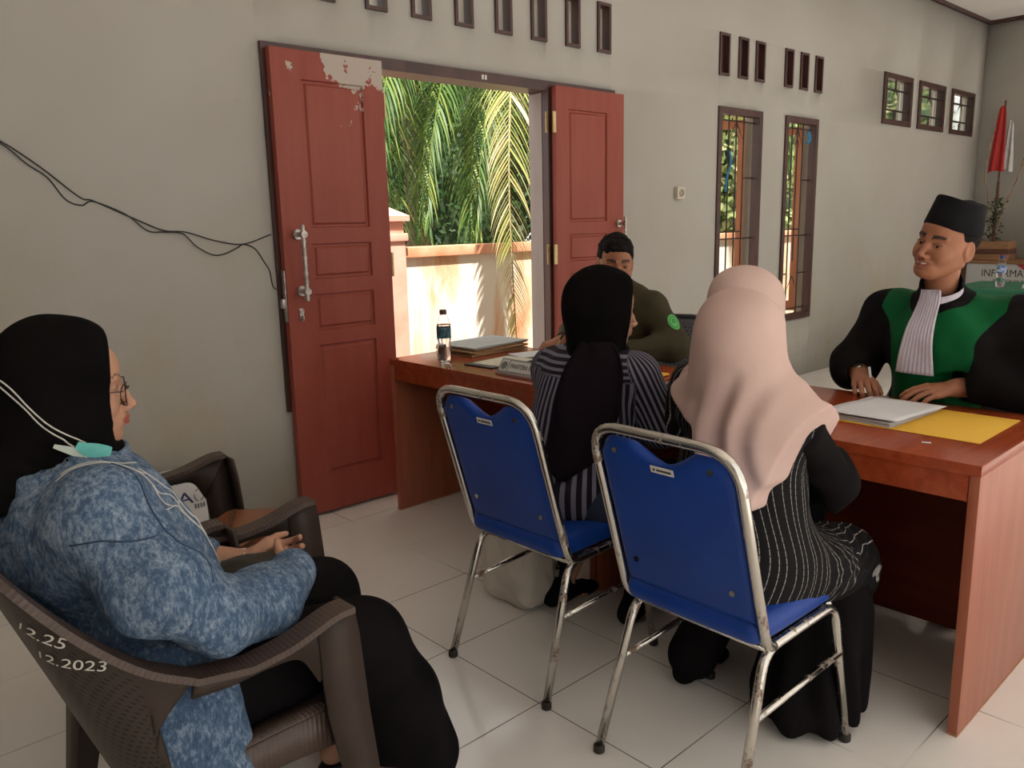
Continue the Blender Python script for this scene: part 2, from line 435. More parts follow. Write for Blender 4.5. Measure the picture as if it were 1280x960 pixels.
holed('wall_back', XL, XR, 0, ZC, WY, WO, holes, M_WALL)
holed('wall_right', YF, WY, 0, ZC, XR, XR + .14, [], M_WHITE, 'y')  # light the far wall lacks is put into its paler colour
holed('wall_left', YF, WY, 0, ZC, XL - .14, XL, [], M_WHITE, 'y')
OPEN = [(-2.6, .4, .12, 3.15), (.65, 4.0, .12, 3.15), (4.25, 7.9, .12, 3.15)]  # unseen openings behind the camera, added and sized to let daylight in
holed('wall_front', XL, XR, 0, ZC, YF - .14, YF, OPEN, M_WHITE)
f = MB().box((XL - .4, YF - 1.6, -.15), (XR + .2, WO + .25, 0)).build('floor', M_FLOOR); tag(f, kind='structure')
c = MB().box((XL - .4, YF - .15, ZC), (XR + .4, WO + .08, ZC + .12)).build('ceiling', M_CEIL); tag(c, kind='structure')
t = MB().box((XL, WY - .03, ZC - .035), (XR, WY, ZC)).build('trim_1', M_DARKWOOD); tag(t, 'dark wooden ceiling strip along the door wall', kind='structure')
t = MB().box((XR - .03, YF, ZC - .035), (XR, WY - .03, ZC)).build('trim_2', M_DARKWOOD); tag(t, 'dark wooden ceiling strip along the far wall', kind='structure')

# frames in the openings
def opening_frame(mb, x0, x1, z0, z1, w, y0, y1, sill=True):
    mb.box((x0, y0, z0), (x0 + w, y1, z1)).box((x1 - w, y0, z0), (x1, y1, z1)).box((x0 + w, y0, z1 - w), (x1 - w, y1, z1))
    if sill: mb.box((x0 + w, y0, z0), (x1 - w, y1, z0 + w))
    return mb
# ventilation slots
def slot(i, h):
    e = tag(bpy.data.objects.new('window_%d' % i, None), kind='structure'); COL.objects.link(e); e.location = (h[0], WY, h[2])
    mb = opening_frame(MB(), h[0], h[1], h[2], h[3], .017, WY - .012, WY + .045); mb.build('window_frame', M_DARKWOOD, e)
    mb = MB(); x0, x1, z0, z1 = h[0] + .0005, h[1] - .0005, h[2] + .0005, h[3] - .0005
    if i < 10: mb.box((x1 - .012, WY + .046, z0), (x1, WO - .001, z1)).box((x0, WY + .046, z0), (x0 + .012, WO - .001, z1)).build('reveal', M_CONC, e)
    else: mb.box((x0 + .016, WY + .03, z0), (x1 - .016, WY + .05, z1)).build('louver_board', M_DARKWOOD, e)
    return e
for i, h in enumerate(vents): slot(i, h)
wn = len(vents)
def grille_diamond(mb, cx, cz, w, h, y, r=.0055):
    P = [(cx, y, cz + h), (cx + w, y, cz), (cx, y, cz - h), (cx - w, y, cz)]
    mb.tube(P, r, 6, closed=True)
for i, h in enumerate(wins):
    e = tag(bpy.data.objects.new('window_%d' % (wn + i), None), kind='structure'); COL.objects.link(e); e.location = (h[0], WY, h[2])
    opening_frame(MB(), *h, .045, WY - .012, WY + .045).build('window_frame', M_DARKWOOD, e)
    x0, x1, z0, z1 = h[0] + .045, h[1] - .045, h[2] + .045, h[3] - .045; y = WY + .03; cx = (x0 + x1) / 2
    mb = MB(); w3 = (x1 - x0)
    xa, xb = x0 + w3 * .30, x0 + w3 * .70
    for x in (xa, xb): mb.tube([(x, y, z0), (x, y, z1)], .0055, 6)
    mb.tube([(cx, y, z0 + .42), (cx, y, z1)], .0055, 6)
    for z in (z1 - .035, z0 + .04): mb.tube([(x0, y, z), (x1, y, z)], .0055, 6)
    for z, a, b in ((z1 - .42, x0, xa), (z1 - .42, xb, x1), (z0 + .62, x0, x1), (z0 + .67, x0, xb), (z0 + .32, x0, xa), (z0 + .32, xb, x1)): mb.tube([(a, y, z), (b, y, z)], .0055, 6)
    grille_diamond(mb, cx, z1 - .19, w3 * .24, .15, y); grille_diamond(mb, cx, z1 - .19, w3 * .12, .08, y); grille_diamond(mb, cx, z0 + .17, w3 * .22, .13, y)
    mb.build('window_grille', M_IRON, e)
    if True:
        rb_ = [(xa, y - .012, z1 - .24), (xa + .008, y - .016, z1 - .33), (xa - .03, y - .014, z1 - .42), (xa - .045, y - .014, z1 - .52)] if i == 0 else [(x1 - .07, y - .012, z1 - .05), (x1 - .05, y - .016, z1 - .10), (x1 - .075, y - .014, z1 - .14)]
        o = MB().tube(spline(rb_, 5), .007 if i == 0 else .012, 6).build('ribbon', M_RIBBON, None, smooth=True); tag(o, ('long blue ribbon hanging on the grille of the left tall window', 'short blue ribbon knotted at the top of the right tall window')[i], 'ribbon')
    # open casement hinged at its right edge, swung outwards
    piv = Vector((x1, WO - .03, 0)); ang = math.radians(-62)
    Mx = Matrix.Translation(piv) @ Matrix.Rotation(ang, 4, 'Z')
    sw = w3 - .01
    mb = MB(); mb.box((-sw, 0, z0), (-sw + .05, .03, z1), M=Mx).box((-.05, 0, z0), (0, .03, z1), M=Mx).box((-sw + .05, 0, z1 - .06), (-.05, .03, z1), M=Mx).box((-sw + .05, 0, z0), (-.05, .03, z0 + .08), M=Mx)
    s = mb.build('casement_sash', M_SASH, e); s['label'] = 'orange wooden sash swung outwards'
    g = MB().box((-sw + .045, .012, z0 + .05), (-.045, .017, z1 - .05), M=Mx).build('pane', M_GLASS, s)
for i, h in enumerate(smalls):
    e = tag(bpy.data.objects.new('window_%d' % (wn + 2 + i), None), kind='structure'); COL.objects.link(e); e.location = (h[0], WY, h[2])
    opening_frame(MB(), *h, .045, WY - .012, WY + .045).build('window_frame', M_DARKWOOD, e)
    x0, x1, z0, z1 = h[0] + .045, h[1] - .045, h[2] + .045, h[3] - .045; y = WY + .02; cx = (x0 + x1) / 2; cz = (z0 + z1) / 2; w3 = x1 - x0
    mb = MB()
    for x in (x0 + w3 * .13, x1 - w3 * .13): mb.tube([(x, y, z0), (x, y, z1)], .009, 6)
    for z in (z0 + .085, z1 - .085): mb.tube([(x0, y, z), (x1, y, z)], .009, 6)
    for a, b in ((z0, cz - .10), (cz + .10, z1)): mb.tube([(cx, y, a), (cx, y, b)], .009, 6)
    grille_diamond(mb, cx, cz, w3 * .15, .10, y, .009); mb.build('window_grille', M_IRON, e)
    MB().box((x0, WO - .05, z0), (x1, WO - .044, z1)).build('pane', M_GLASS, e)

# door unit: frame with two side lights and the opening between
e = tag(bpy.data.objects.new('trim_3', None), 'dark wooden frame around the doorway and its two side lights', kind='structure'); COL.objects.link(e); e.location = (DX0, WY, 0)
mb = MB(); yf, yb = WY - .018, WO - .004
mb.box((DX0, yf, DZ - .05), (DX1, yb, DZ)); mb.box((DX0, yf, .50), (DX0 + .045, yb, DZ - .05)); mb.box((DX1 - .045, yf, .50), (DX1, yb, DZ - .05))
mb.box((DXa - .03, yf, 0.), (DXa + .012, yb, DZ - .05)); mb.box((DXb - .008, yf, 0.), (DXb + .035, yb, DZ - .05))
mb.box((DX0 + .045, yf, .50), (DXa - .03, yb, .545)).box((DXb + .035, yf, .50), (DX1 - .045, yb, .545)); mb.build('door_frame', M_DARKWOOD, e)
M_JAMB = mottled('weathered_jamb', (.30, .25, .24), (.38, .33, .31), 8, .7, stretch=(1, 1, .2))
MB().box((DXb - .011, WY + .03, .0), (DXb - .0085, WO - .006, DZ - .055)).box((DXa + .0125, WY + .03, 0.), (DXa + .015, WO - .006, DZ - .055)).build('jamb_lining', M_JAMB, e)
MB().box((1.02, yf - .003, DZ - .036), (1.032, yf, DZ - .014)).box((1.04, yf - .003, DZ - .036), (1.052, yf, DZ - .014)).build('number_tag', mat('tag_white', (.7, .68, .62), .5), e)
for x0, x1 in ((DX0 + .045, DXa - .03), (DXb + .035, DX1 - .045)):
    MB().box((x0, WY + .07, .545), (x1, WY + .076, DZ - .05)).build('pane', M_GLASS, e)

def leaf(name, x0, x1, panels, y0=.150, y1=.185, peel=None, z0=.016, z1=2.02):
    """panelled leaf lying flat before the wall: front face at y0"""
    g = 0.008; mb = MB(); xs = sorted({x0, x1, *[p[0] for p in panels], *[p[1] for p in panels]}); zs = sorted({z0, z1, *[p[2] for p in panels], *[p[3] for p in panels]})
    for i in range(len(xs) - 1):
        for j in range(len(zs) - 1):
            a, b, c, d = xs[i], xs[i + 1], zs[j], zs[j + 1]
            if any(p[0] - 1e-6 <= a and b <= p[1] + 1e-6 and p[2] - 1e-6 <= c and d <= p[3] + 1e-6 for p in panels): continue
            nx = max(1, int((b - a) / .03)); nz = max(1, int((d - c) / .03))
            for u in range(nx):
                for w in range(nz):
                    A, B_, C_, D = a + (b - a) * u / nx, a + (b - a) * (u + 1) / nx, c + (d - c) * w / nz, c + (d - c) * (w + 1) / nz
                    mb.add([(A, y0, C_), (B_, y0, C_), (B_, y0, D), (A, y0, D)], [(0, 1, 2, 3)])
    for a, b, c, d in panels:
        r = [(a, y0, c, 0), (b, y0, c, 0), (b, y0, d, 0), (a, y0, d, 0)]
        def ring(o, y): return [(a + o, y, c + o), (b - o, y, c + o), (b - o, y, d - o), (a + o, y, d - o)]
        R = [ring(0, y0), ring(.004, y0 + .010), ring(.014, y0 + .010), ring(.022, y0 + .003)]
        vs = [p for q in R for p in q]; fs = [(k * 4 + q, k * 4 + (q + 1) % 4, k * 4 + 4 + (q + 1) % 4, k * 4 + 4 + q) for k in range(3) for q in range(4)] + [(12, 13, 14, 15)]
        mb.add(vs, fs)
    q = [(x0, y1, z0), (x1, y1, z0), (x1, y1, z1), (x0, y1, z1), (x0, y0, z0), (x1, y0, z0), (x1, y0, z1), (x0, y0, z1)]
    mb.add(q, [(3, 2, 1, 0), (0, 1, 5, 4), (1, 2, 6, 5), (2, 3, 7, 6), (3, 0, 4, 7)])
    e = bpy.data.objects.new(name, None); COL.objects.link(e); e.location = (x0, y0, 0); tag(e, kind='structure')
    at = [peel(v) if peel else 0. for v in mb.v]
    mb.build('door_panel', M_RED, e, sharp=15, attrs={'peel': at}); return e
dl = leaf('door_1', -.150, .392, [(-.015, .285, 1.295, 1.905), (-.015, .285, 1.075, 1.228), (-.015, .285, .85, 1.01), (-.015, .285, .19, .785)],
          peel=lambda v: max(0, min(1, (v[2] - 1.78) / .16)) * (.95 if v[0] > .1 else .55) + (max(0, 1 - abs(v[2] - 1.66) / .12) * .6 if v[0] > .3 else 0))
dl['label'] = 'red panelled door leaf with a long steel pull, folded back left of the doorway'
dr = leaf('door_2', 1.512, 2.085, [(1.612, 1.935, 1.295, 1.905), (1.612, 1.935, 1.075, 1.228), (1.612, 1.935, .85, 1.01), (1.612, 1.935, .19, .785)])
dr['label'] = 'red panelled door leaf folded back right of the doorway'
def pull(e, x, z0, z1, y):
    mb = MB(); mb.tube([(x, y - .055, z0 - .02), (x, y - .055, z1 + .02)], .009, 12)
    for z in np.linspace(z0 - .01, z1 - .02, 9): mb.tube([(x, y - .055, z), (x, y - .055, z + .008)], .0115, 12)
    for z in (z0 + .02, z1 - .02): mb.tube([(x, y, z), (x, y - .012, z)], .022, 14).tube([(x, y - .012, z), (x, y - .055, z)], .010, 10).tube([(x, y - .067, z), (x, y - .043, z)], .015, 12)
    mb.build('door_handle', M_STEEL, e)
pull(dl, -.085, 1.01, 1.29, .150); pull(dr, 2.035, 1.03, 1.30, .150)
mb = MB().box((-.100, .146, .90), (-.080, .150, .955), .002).tube([(-.090, .146, .942), (-.090, .138, .942)], .009, 12).box((-.094, .128, .905), (-.088, .146, .925), .001); mb.build('keyhole_plate', M_STEEL, dl)
MB().box((-.156, .155, .90), (-.1505, .18, 1.12), .001).box((-.17, .158, .96), (-.156, .178, 1.0), .001).build('lock_edge', M_STEEL, dl)
for z in (1.83, 1.12, .33):
    MB().box((1.470, .188, z - .055), (1.490, .1915, z + .055)).box((1.490, .150, z - .055), (1.5115, .153, z + .055)).tube([(1.492, .150, z - .055), (1.492, .150, z + .055)], .006, 8).build('hinge', M_BRASS, dr)
    MB().box((.3925, .150, z - .055), (.404, .153, z + .055)).tube([(.398, .150, z - .055), (.398, .150, z + .055)], .006, 8).build('hinge', M_BRASS, dl)

# socket and cables on the wall
s = thing('wall_socket', 'small beige wall socket between the doorway and the tall windows', 'socket', (2.71, WY, 1.465))
MB().box((2.672, WY - .030, 1.425), (2.752, WY - .001, 1.505), .004).build('housing', mat('socket_beige', (.55, .50, .40), .5), s)
MB().lathe([(.024, 0), (.024, .004), (.018, .004), (.017, -.006)], 20, M=Matrix.Translation((2.712, WY - .031, 1.465)) @ Matrix.Rotation(PI / 2, 4, 'X')).build('plug_hole', mat('socket_dark', (.3, .26, .19), .5), s)
cab = [(-4.55, 3.1), (-3.6, 2.75), (-2.3, 2.18), (-1.25, 1.665), (-1.131, 1.607), (-1.021, 1.527), (-.904, 1.424), (-.858, 1.41), (-.719, 1.343), (-.62, 1.299), (-.537, 1.291), (-.419, 1.254), (-.301, 1.237), (-.174, 1.273)]
cab2 = [(-4.55, 3.08), (-3.6, 2.72), (-2.3, 2.15), (-1.25, 1.66), (-1.131, 1.600), (-1.06, 1.535), (-1.0, 1.49), (-.95, 1.415), (-.90, 1.395), (-.858, 1.408), (-.75, 1.36), (-.68, 1.30), (-.62, 1.293), (-.55, 1.285), (-.50, 1.235), (-.44, 1.200), (-.39, 1.199), (-.33, 1.222), (-.30, 1.236), (-.25, 1.215), (-.215, 1.16), (-.193, 1.12), (-.185, 1.06), (-.170, 1.04)]
for nm, C_, lb in (('cable', cab, 'thin black cable sagging along the wall, ending higher at the door frame'), ('cable', cab2, 'thin black cable looping along the wall, its end hanging lower beside the door frame')):
    pts = spline([(x, WY - .006 - .004 * math.sin(9 * x), z) for x, z in C_], 8)
    o = MB().tube(pts, .0026, 6).build(nm, M_BLACK, smooth=True); tag(o, lb, 'cable')

# ------------------------------------------------------------------ light
w = bpy.data.worlds.new('sky'); sc.world = w; w.use_nodes = True
bg = w.node_tree.nodes['Background']; bg.inputs[0].default_value = (1.0, .975, .93, 1); bg.inputs[1].default_value = SKY
for (x0, x1, z0, z1) in OPEN:
    a = bpy.data.lights.new('portal', 'AREA'); a.shape = 'RECTANGLE'; a.size = x1 - x0; a.size_y = z1 - z0; a.cycles.is_portal = True
    o = bpy.data.objects.new('portal', a); COL.objects.link(o); o.location = ((x0 + x1) / 2, YF - .16, (z0 + z1) / 2); o.rotation_euler = (PI / 2, 0, 0)
a = bpy.data.lights.new('portal', 'AREA'); a.shape = 'RECTANGLE'; a.size = DX1 - DX0; a.size_y = 2.; a.cycles.is_portal = True
o = bpy.data.objects.new('portal', a); COL.objects.link(o); o.location = ((DX0 + DX1) / 2, WO + .02, 1.0); o.rotation_euler = (-PI / 2, 0, 0)
s = bpy.data.lights.new('sun', 'SUN'); s.energy = SUN; s.angle = .012; s.color = (1, .94, .84)
o = bpy.data.objects.new('sun', s); COL.objects.link(o); sd = Vector((-.35, -.62, 1.25)).normalized(); o.rotation_euler = sd.to_track_quat('Z', 'Y').to_euler()
# ------------------------------------------------------------------ outdoors
M_GROUND = mottled('yard_ground', (.36, .30, .22), (.50, .44, .34), 3, .9, bmp=.3, bscale=30)
g = MB().box((-6, WO + .25, -.45), (30, 22, -.16)).build('ground', M_GROUND); tag(g, kind='structure')
def fence_mat():
    m = mat('stained_render', (.7, .6, .5), .85); v = coords(m, (1, 1, .28))
    c = ramp(m, noise_fac(m, v, 3.2, 6, .62, .4), [(.46, (.76, .68, .60)), (.56, (.70, .45, .29)), (.70, (.48, .18, .07))])
    setcol(m, c); bump(m, noise_fac(m, v, 20, 3), .2, .01); return m
M_FENCE = fence_mat(); M_CAP = mottled('orange_cap_paint', (.62, .25, .13), (.72, .38, .24), 5, .7)
f = thing('boundary_wall', 'low stained yard wall with an orange cap outside the doorway', 'wall', (4, 2.25, -.16))
MB().box((-3.5, 2.2, -.16), (14, 2.33, 1.05)).build('wall_panel', M_FENCE, f)
MB().box((-3.5, 2.16, 1.05), (14, 2.37, 1.13), .008).build('coping', M_CAP, f)
M_PINK = mottled('salmon_pillar_paint', (.66, .30, .22), (.74, .40, .32), 4, .7)
p = thing('wall_pillar', 'salmon painted pillar with a stepped cap at the yard wall', 'pillar', (1.80, 2.25, -.16))
MB().box((1.70, 2.12, -.16), (1.885, 2.16, 1.18)).box((1.70, 2.1601, -.16), (1.885, 2.36, 1.18)).build('shaft', M_PINK, p)
MB().box((1.68, 2.10, 1.18), (1.905, 2.38, 1.24), .01).box((1.705, 2.125, 1.24), (1.88, 2.355, 1.33), .005).build('neck_block', M_PINK, p)
MB().add([(1.67, 2.09, 1.33), (1.915, 2.09, 1.33), (1.915, 2.39, 1.33), (1.67, 2.39, 1.33), (1.67, 2.09, 1.37), (1.915, 2.09, 1.37), (1.915, 2.39, 1.37), (1.67, 2.39, 1.37), (1.79, 2.24, 1.45)],
         [(3, 2, 1, 0), (0, 1, 5, 4), (1, 2, 6, 5), (2, 3, 7, 6), (3, 0, 4, 7), (4, 5, 8), (5, 6, 8), (6, 7, 8), (7, 4, 8)]).build('cap', M_PINK, p)

def leafmat(name, c1, c2, c3=None):
    m = mat(name, c1, .5, Transmission_Weight=0.); r = attr(m, 'rnd')
    st = [(0, c1), (1, c2)] if c3 is None else [(0, c1), (.6, c2), (1, c3)]
    setcol(m, ramp(m, r, st))
    nt = m.node_tree; out = nt.nodes['Material Output']; tr = N(m, 'ShaderNodeBsdfTranslucent'); ms = N(m, 'ShaderNodeMixShader'); ms.inputs[0].default_value = .35
    L(m, ramp(m, r, st), tr.inputs[0]); L(m, BS(m).outputs[0], ms.inputs[1]); L(m, tr.outputs[0], ms.inputs[2]); L(m, ms.outputs[0], out.inputs[0]); return m
M_FROND = leafmat('green_frond', (.03, .085, .018), (.09, .18, .035), (.28, .35, .09))
M_DRY = leafmat('yellowing_frond', (.34, .38, .10), (.60, .55, .26), (.72, .62, .42))
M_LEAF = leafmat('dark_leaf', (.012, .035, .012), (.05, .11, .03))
M_TRUNK = mottled('palm_trunk', (.08, .055, .035), (.18, .13, .09), 14, .9, bmp=.6, bscale=30)
def frond(rng, pts, Lmax, n=70, droop=.8, wid=.028, up=(0, 0, 1), fan=.55):
    """rachis + drooping leaflets; returns (mb, rnd list)"""
    P = [Vector(p) for p in spline(pts, 14)]; mb = MB(); K = len(P)
    cum = [0.]
    for i in range(1, K): cum.append(cum[-1] + (P[i] - P[i - 1]).length)
    tot = cum[-1]
    mb.tube(P, [.016 * (1 - .85 * c / tot) + .002 for c in cum], 6); rn = [.8] * len(mb.v)
    for i in range(n):
        t = .10 + .9 * i / (n - 1); s = t * tot; k = max(j for j in range(K) if cum[j] <= s); k = min(k, K - 2)
        u = (s - cum[k]) / max(1e-6, cum[k + 1] - cum[k]); C = P[k].lerp(P[k + 1], u); T = (P[k + 1] - P[k]).normalized()
        U = Vector(up); U = (U - T * U.dot(T)); U = U.normalized() if U.length > 1e-3 else Vector((1, 0, 0)); S = T.cross(U)
        ln = Lmax * (math.sin(PI * min(1, .12 + .88 * t)) ** .6 * .8 + .2) * rng.uniform(.85, 1.1)
        for sg in (-1, 1):
            d = (S * sg * (1 - .25 * t) + T * (fan + .5 * t) + U * rng.uniform(-.1, .35)).normalized(); q = C.copy(); r = rng.random(); ns = 5
            side = d.cross(Vector((0, 0, 1))); side = side.normalized() if side.length > .05 else S
            side = (side * .8 + U * rng.uniform(-.5, .5)).normalized()
            vs = []
            for m_ in range(ns + 1):
                w = wid * (1 - (m_ / ns) ** 1.6) * (.5 + .5 * min(1, m_ * 2)) / 2 + .0006
                vs += [q + side * w, q - side * w]; d = (d + Vector((0, 0, -1)) * droop * (m_ + 1) / ns * rng.uniform(.3, .6)).normalized(); q = q + d * ln / ns
            mb.add(vs, [(2 * a, 2 * a + 1, 2 * a + 3, 2 * a + 2) for a in range(ns)]); rn += [r] * len(vs)
    return mb, rn
def palm(name_, label, base, h, rng, fronds, mat_, r=.16):
    t = thing('oil_palm', label, 'palm', base, 'palms beyond the doorway'); b = Vector(base)
    mb = MB(); pr = []
    for k in range(26):
        z = h * k / 25; pr.append((r * (1.15 if k % 2 else .9), z))
    mb.lathe(pr, 14, M=Matrix.Translation(b)); mb.build('trunk', M_TRUNK, t)
    for pts, Lm, n, kw in fronds:
        m_ = kw.pop('m', mat_); f_, rn = frond(rng, pts, Lm, n, **kw); f_.build('frond', m_, t, attrs={'rnd': rn})
    return t
rng = random.Random(3)
def crown(c, rng, n, R, drop, a0=0, a1=360):
    out = []
    for i in range(n):
        a = math.radians(a0 + (a1 - a0) * (i + rng.uniform(-.3, .3)) / n); dx, dy = math.cos(a), math.sin(a); r = R * rng.uniform(.8, 1.1); h = rng.uniform(.3, .8); d = drop * rng.uniform(.6, 1.2)
        out.append(([c, (c[0] + dx * r * .3, c[1] + dy * r * .3, c[2] + h), (c[0] + dx * r * .7, c[1] + dy * r * .7, c[2] + h * .6), (c[0] + dx * r, c[1] + dy * r, c[2] - d * .4), (c[0] + dx * r * 1.12, c[1] + dy * r * 1.12, c[2] - d)], rng.uniform(.6, .85), 64, dict(droop=.9)))
    return out
fr = crown((4.6, 5.6, 3.3), rng, 13, 2.4, 2.6)
for q in range(9):
    x0 = 2.35 + q * .20; yy = 3.1 + .35 * (q % 3); e0 = rng.uniform(-.1, .1)
    fr += [([(4.6, 5.6, 3.4), (x0 + 1.2, yy + 1.2, 4.0), (x0 + .55, yy + .3, 3.5 + e0), (x0 + .15, yy, 2.75 + e0), (x0 - .08, yy - .05, 1.95 + e0), (x0 - .12, yy - .05, 1.25 + e0)], rng.uniform(.55, .75), 90, dict(droop=1.0, wid=.024))]
fr += [([(4.5, 5.4, 3.5), (3.6, 4.6, 3.7), (3.0, 4.0, 3.0), (2.75, 3.7, 2.1), (2.7, 3.6, 1.4)], .75, 80, dict(droop=1.)),
       ([(4.5, 5.4, 3.5), (4.1, 4.6, 3.6), (3.6, 4.2, 3.0), (3.3, 4.0, 2.2), (3.2, 3.9, 1.2)], .8, 80, dict(droop=1.)),
       ([(4.5, 5.4, 3.5), (3.0, 5.2, 3.8), (2.3, 4.8, 3.2), (2.1, 4.4, 2.4)], .8, 70, dict(droop=1.2))]
palm('p', 'green drooping palm filling the left of the doorway', (4.6, 5.6, -.16), 3.3, rng, fr, M_FROND)
fr = crown((5.9, 3.5, 3.7), rng, 9, 2.1, 1.6, 120, 420)
fr += [([(5.8, 3.4, 3.7), (4.6, 2.9, 3.75), (3.45, 2.2, 3.2), (2.74, 1.76, 2.6), (2.53, 1.62, 1.95), (2.50, 1.60, 1.3), (2.56, 1.62, .35)], .50, 150, dict(droop=.7, m=M_DRY, wid=.040, fan=.75, up=(-.5, -.8, .2))),
       ([(5.8, 3.4, 3.7), (4.7, 2.9, 3.7), (3.75, 2.3, 2.7), (3.45, 2.1, 1.6), (3.4, 2.0, .8)], .55, 90, dict(droop=.8, m=M_DRY, wid=.03, up=(-.5, -.8, .2))),
       ([(5.9, 3.5, 3.7), (6.6, 3.0, 3.9), (7.2, 2.7, 3.2), (7.6, 2.6, 2.0), (7.7, 2.6, 1.2)], .7, 80, dict(droop=.8, m=M_DRY)),
       ([(5.9, 3.5, 3.7), (6.1, 3.0, 3.8), (6.3, 2.9, 3.0), (6.5, 2.9, 1.9)], .7, 80, dict(droop=.8))]
palm('p', 'palm whose sunlit yellowing frond hangs before the yard wall', (5.9, 3.5, -.16), 3.7, rng, fr, M_FROND)
# dense planting behind
M_CORE = mottled('shaded_leaf_core', (.008, .022, .008), (.03, .06, .02), 9, .9)  # solid core added to close bright gaps, inner shade put into its colour
M_LEAFL = leafmat('sun_painted_leaf', (.10, .15, .04), (.32, .38, .14), (.60, .60, .34))  # paler leaf copy with the sunlight put into its colour
def bush(cx, cy, cz, rx, ry, rz, n, rng, label, lm=None):
    mb = MB(); rn = []
    for i in range(n):
        u, v = rng.uniform(0, 2 * PI), rng.uniform(-1, 1); rr = rng.uniform(.55, 1) ** .5; s = math.sqrt(1 - v * v)
        c = Vector((cx + rx * rr * s * math.cos(u), cy + ry * rr * s * math.sin(u), cz + rz * rr * v))
        d = Vector((rng.gauss(0, 1), rng.gauss(0, 1), rng.gauss(-.3, .7))).normalized(); e_ = d.cross(Vector((rng.gauss(0, 1), rng.gauss(0, 1), rng.gauss(0, 1)))).normalized(); l = rng.uniform(.10, .22); w_ = l * .32
        mb.add([c, c + d * l * .5 + e_ * w_, c + d * l, c + d * l * .5 - e_ * w_], [(0, 1, 2, 3)]); rn += [rng.random()] * 4
    t = thing('leafy_tree', label, 'tree', (cx, cy, -.16), 'trees behind the yard wall')
    mb.build('foliage', lm or M_LEAF, t, attrs={'rnd': rn})
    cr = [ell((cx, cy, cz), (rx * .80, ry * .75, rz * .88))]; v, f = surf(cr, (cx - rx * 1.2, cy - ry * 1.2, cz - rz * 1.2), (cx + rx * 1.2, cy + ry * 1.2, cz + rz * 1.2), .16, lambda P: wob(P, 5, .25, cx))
    mk('dark_foliage_core', v, f, M_CORE, t, smooth=False)
    MB().tube([(cx, cy, -.16), (cx + .1, cy, cz * .5), (cx, cy, cz)], [.16, .12, .08], 10).build('trunk', M_TRUNK, t)
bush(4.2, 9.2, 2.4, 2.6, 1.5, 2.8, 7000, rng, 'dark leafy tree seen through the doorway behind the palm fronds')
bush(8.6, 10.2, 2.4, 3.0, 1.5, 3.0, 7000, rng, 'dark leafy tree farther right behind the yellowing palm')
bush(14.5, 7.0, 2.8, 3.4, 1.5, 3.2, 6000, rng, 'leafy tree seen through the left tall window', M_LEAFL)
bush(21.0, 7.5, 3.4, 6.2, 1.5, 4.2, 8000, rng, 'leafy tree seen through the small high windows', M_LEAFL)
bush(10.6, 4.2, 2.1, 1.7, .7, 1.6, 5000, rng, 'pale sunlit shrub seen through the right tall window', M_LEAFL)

# ------------------------------------------------------------------ desks
def woodm(name, a, b, rough=.28, axis=(.35, .35, 4)):
    m = mat(name, a, rough, spec=.3); c = ramp(m, noise_fac(m, coords(m, axis), 5, 6, .6, .6), [(.3, a), (.7, b)]); setcol(m, c); return m
M_DESK = woodm('cherry_veneer', (.23, .036, .010), (.33, .062, .020), .22, (.5, 5, 5))
M_DESKV = woodm('cherry_side', (.30, .085, .045), (.38, .125, .070), .35, (4, 4, .35))
M_DESKD = woodm('cherry_inner', (.15, .024, .009), (.21, .038, .014), .4, (4, .4, 4))
M_EDGE = mat('edge_band', (.42, .20, .11), .4)
def desk(y0, y1, label, x0=.235, x1=.865, H=.712):
    t = thing('office_desk', label, 'desk', ((x0 + x1) / 2, (y0 + y1) / 2, 0), 'two desks set end to end')
    MB().box((x0, y0, H - .028), (x1, y1, H), .002).build('tabletop', M_DESK, t)
    MB().box((x0 + .005, y0 + .028, H - .095), (x0 + .022, y1 - .028, H - .0285), .001).build('fascia', M_DESK, t)
    for a, b in ((y0 + .002, y0 + .026), (y1 - .026, y1 - .002)):
        sp_ = MB().box((x0 + .004, a, .006), (x1 - .004, b, H - .0285), .001).build('side_panel', M_DESKV, t)
        MB().box((x0 + .002, a - .001, 0), (x1 - .002, b + .001, .0055)).build('edge_strip', M_EDGE, sp_)
    MB().box((.755, y0 + .0265, .03), (.775, y1 - .0265, H - .0285)).build('modesty_panel', M_DESKD, t)
    return t
desk(-2.452, -1.248, 'cherry desk with the open yellow folder, its end panel nearest the camera')
desk(-1.243, -.022, 'cherry desk holding the name block and water bottle beside the doorway')

# ------------------------------------------------------------------ blue chairs
M_BLUE = mottled('blue_vinyl', (.006, .040, .235), (.008, .050, .29), 5, .42, spec=.3, bmp=.08, bscale=160)
def rusty():
    m = mat('worn_chrome', (.6, .58, .54), .3, 1.); n = noise_fac(m, coords(m, (1, 1, .6)), 16, 6, .7)
    f = ramp(m, n, [(.55, (0, 0, 0)), (.62, (1, 1, 1))])
    setcol(m, mix(m, f, (.62, .59, .54), (.20, .12, .08))); L(m, math_(m, 'SUBTRACT', 1., f), BS(m).inputs['Metallic'])
    L(m, math_(m, 'MULTIPLY_ADD', f, .5, .22), BS(m).inputs['Roughness']); bump(m, f, .2, .001); return m
M_CHROME = rusty(); M_FOOT = mat('rubber_foot', (.02, .015, .012), .7); M_STICK = mat('sticker_white', (.62, .60, .55), .5); M_INK = mat('sticker_print', (.06, .06, .08), .6)
def arc_pts(P, r, n=6):
    out = [Vector(P[0])]
    for i in range(1, len(P) - 1):
        a, b, c = Vector(P[i - 1]), Vector(P[i]), Vector(P[i + 1]); u = (a - b).normalized(); v = (c - b).normalized(); p0 = b + u * r; p1 = b + v * r
        for k in range(n + 1):
            t = k / n; out.append(p0 * (1 - t) ** 2 + b * 2 * t * (1 - t) + p1 * t * t)
    out.append(Vector(P[-1])); return out
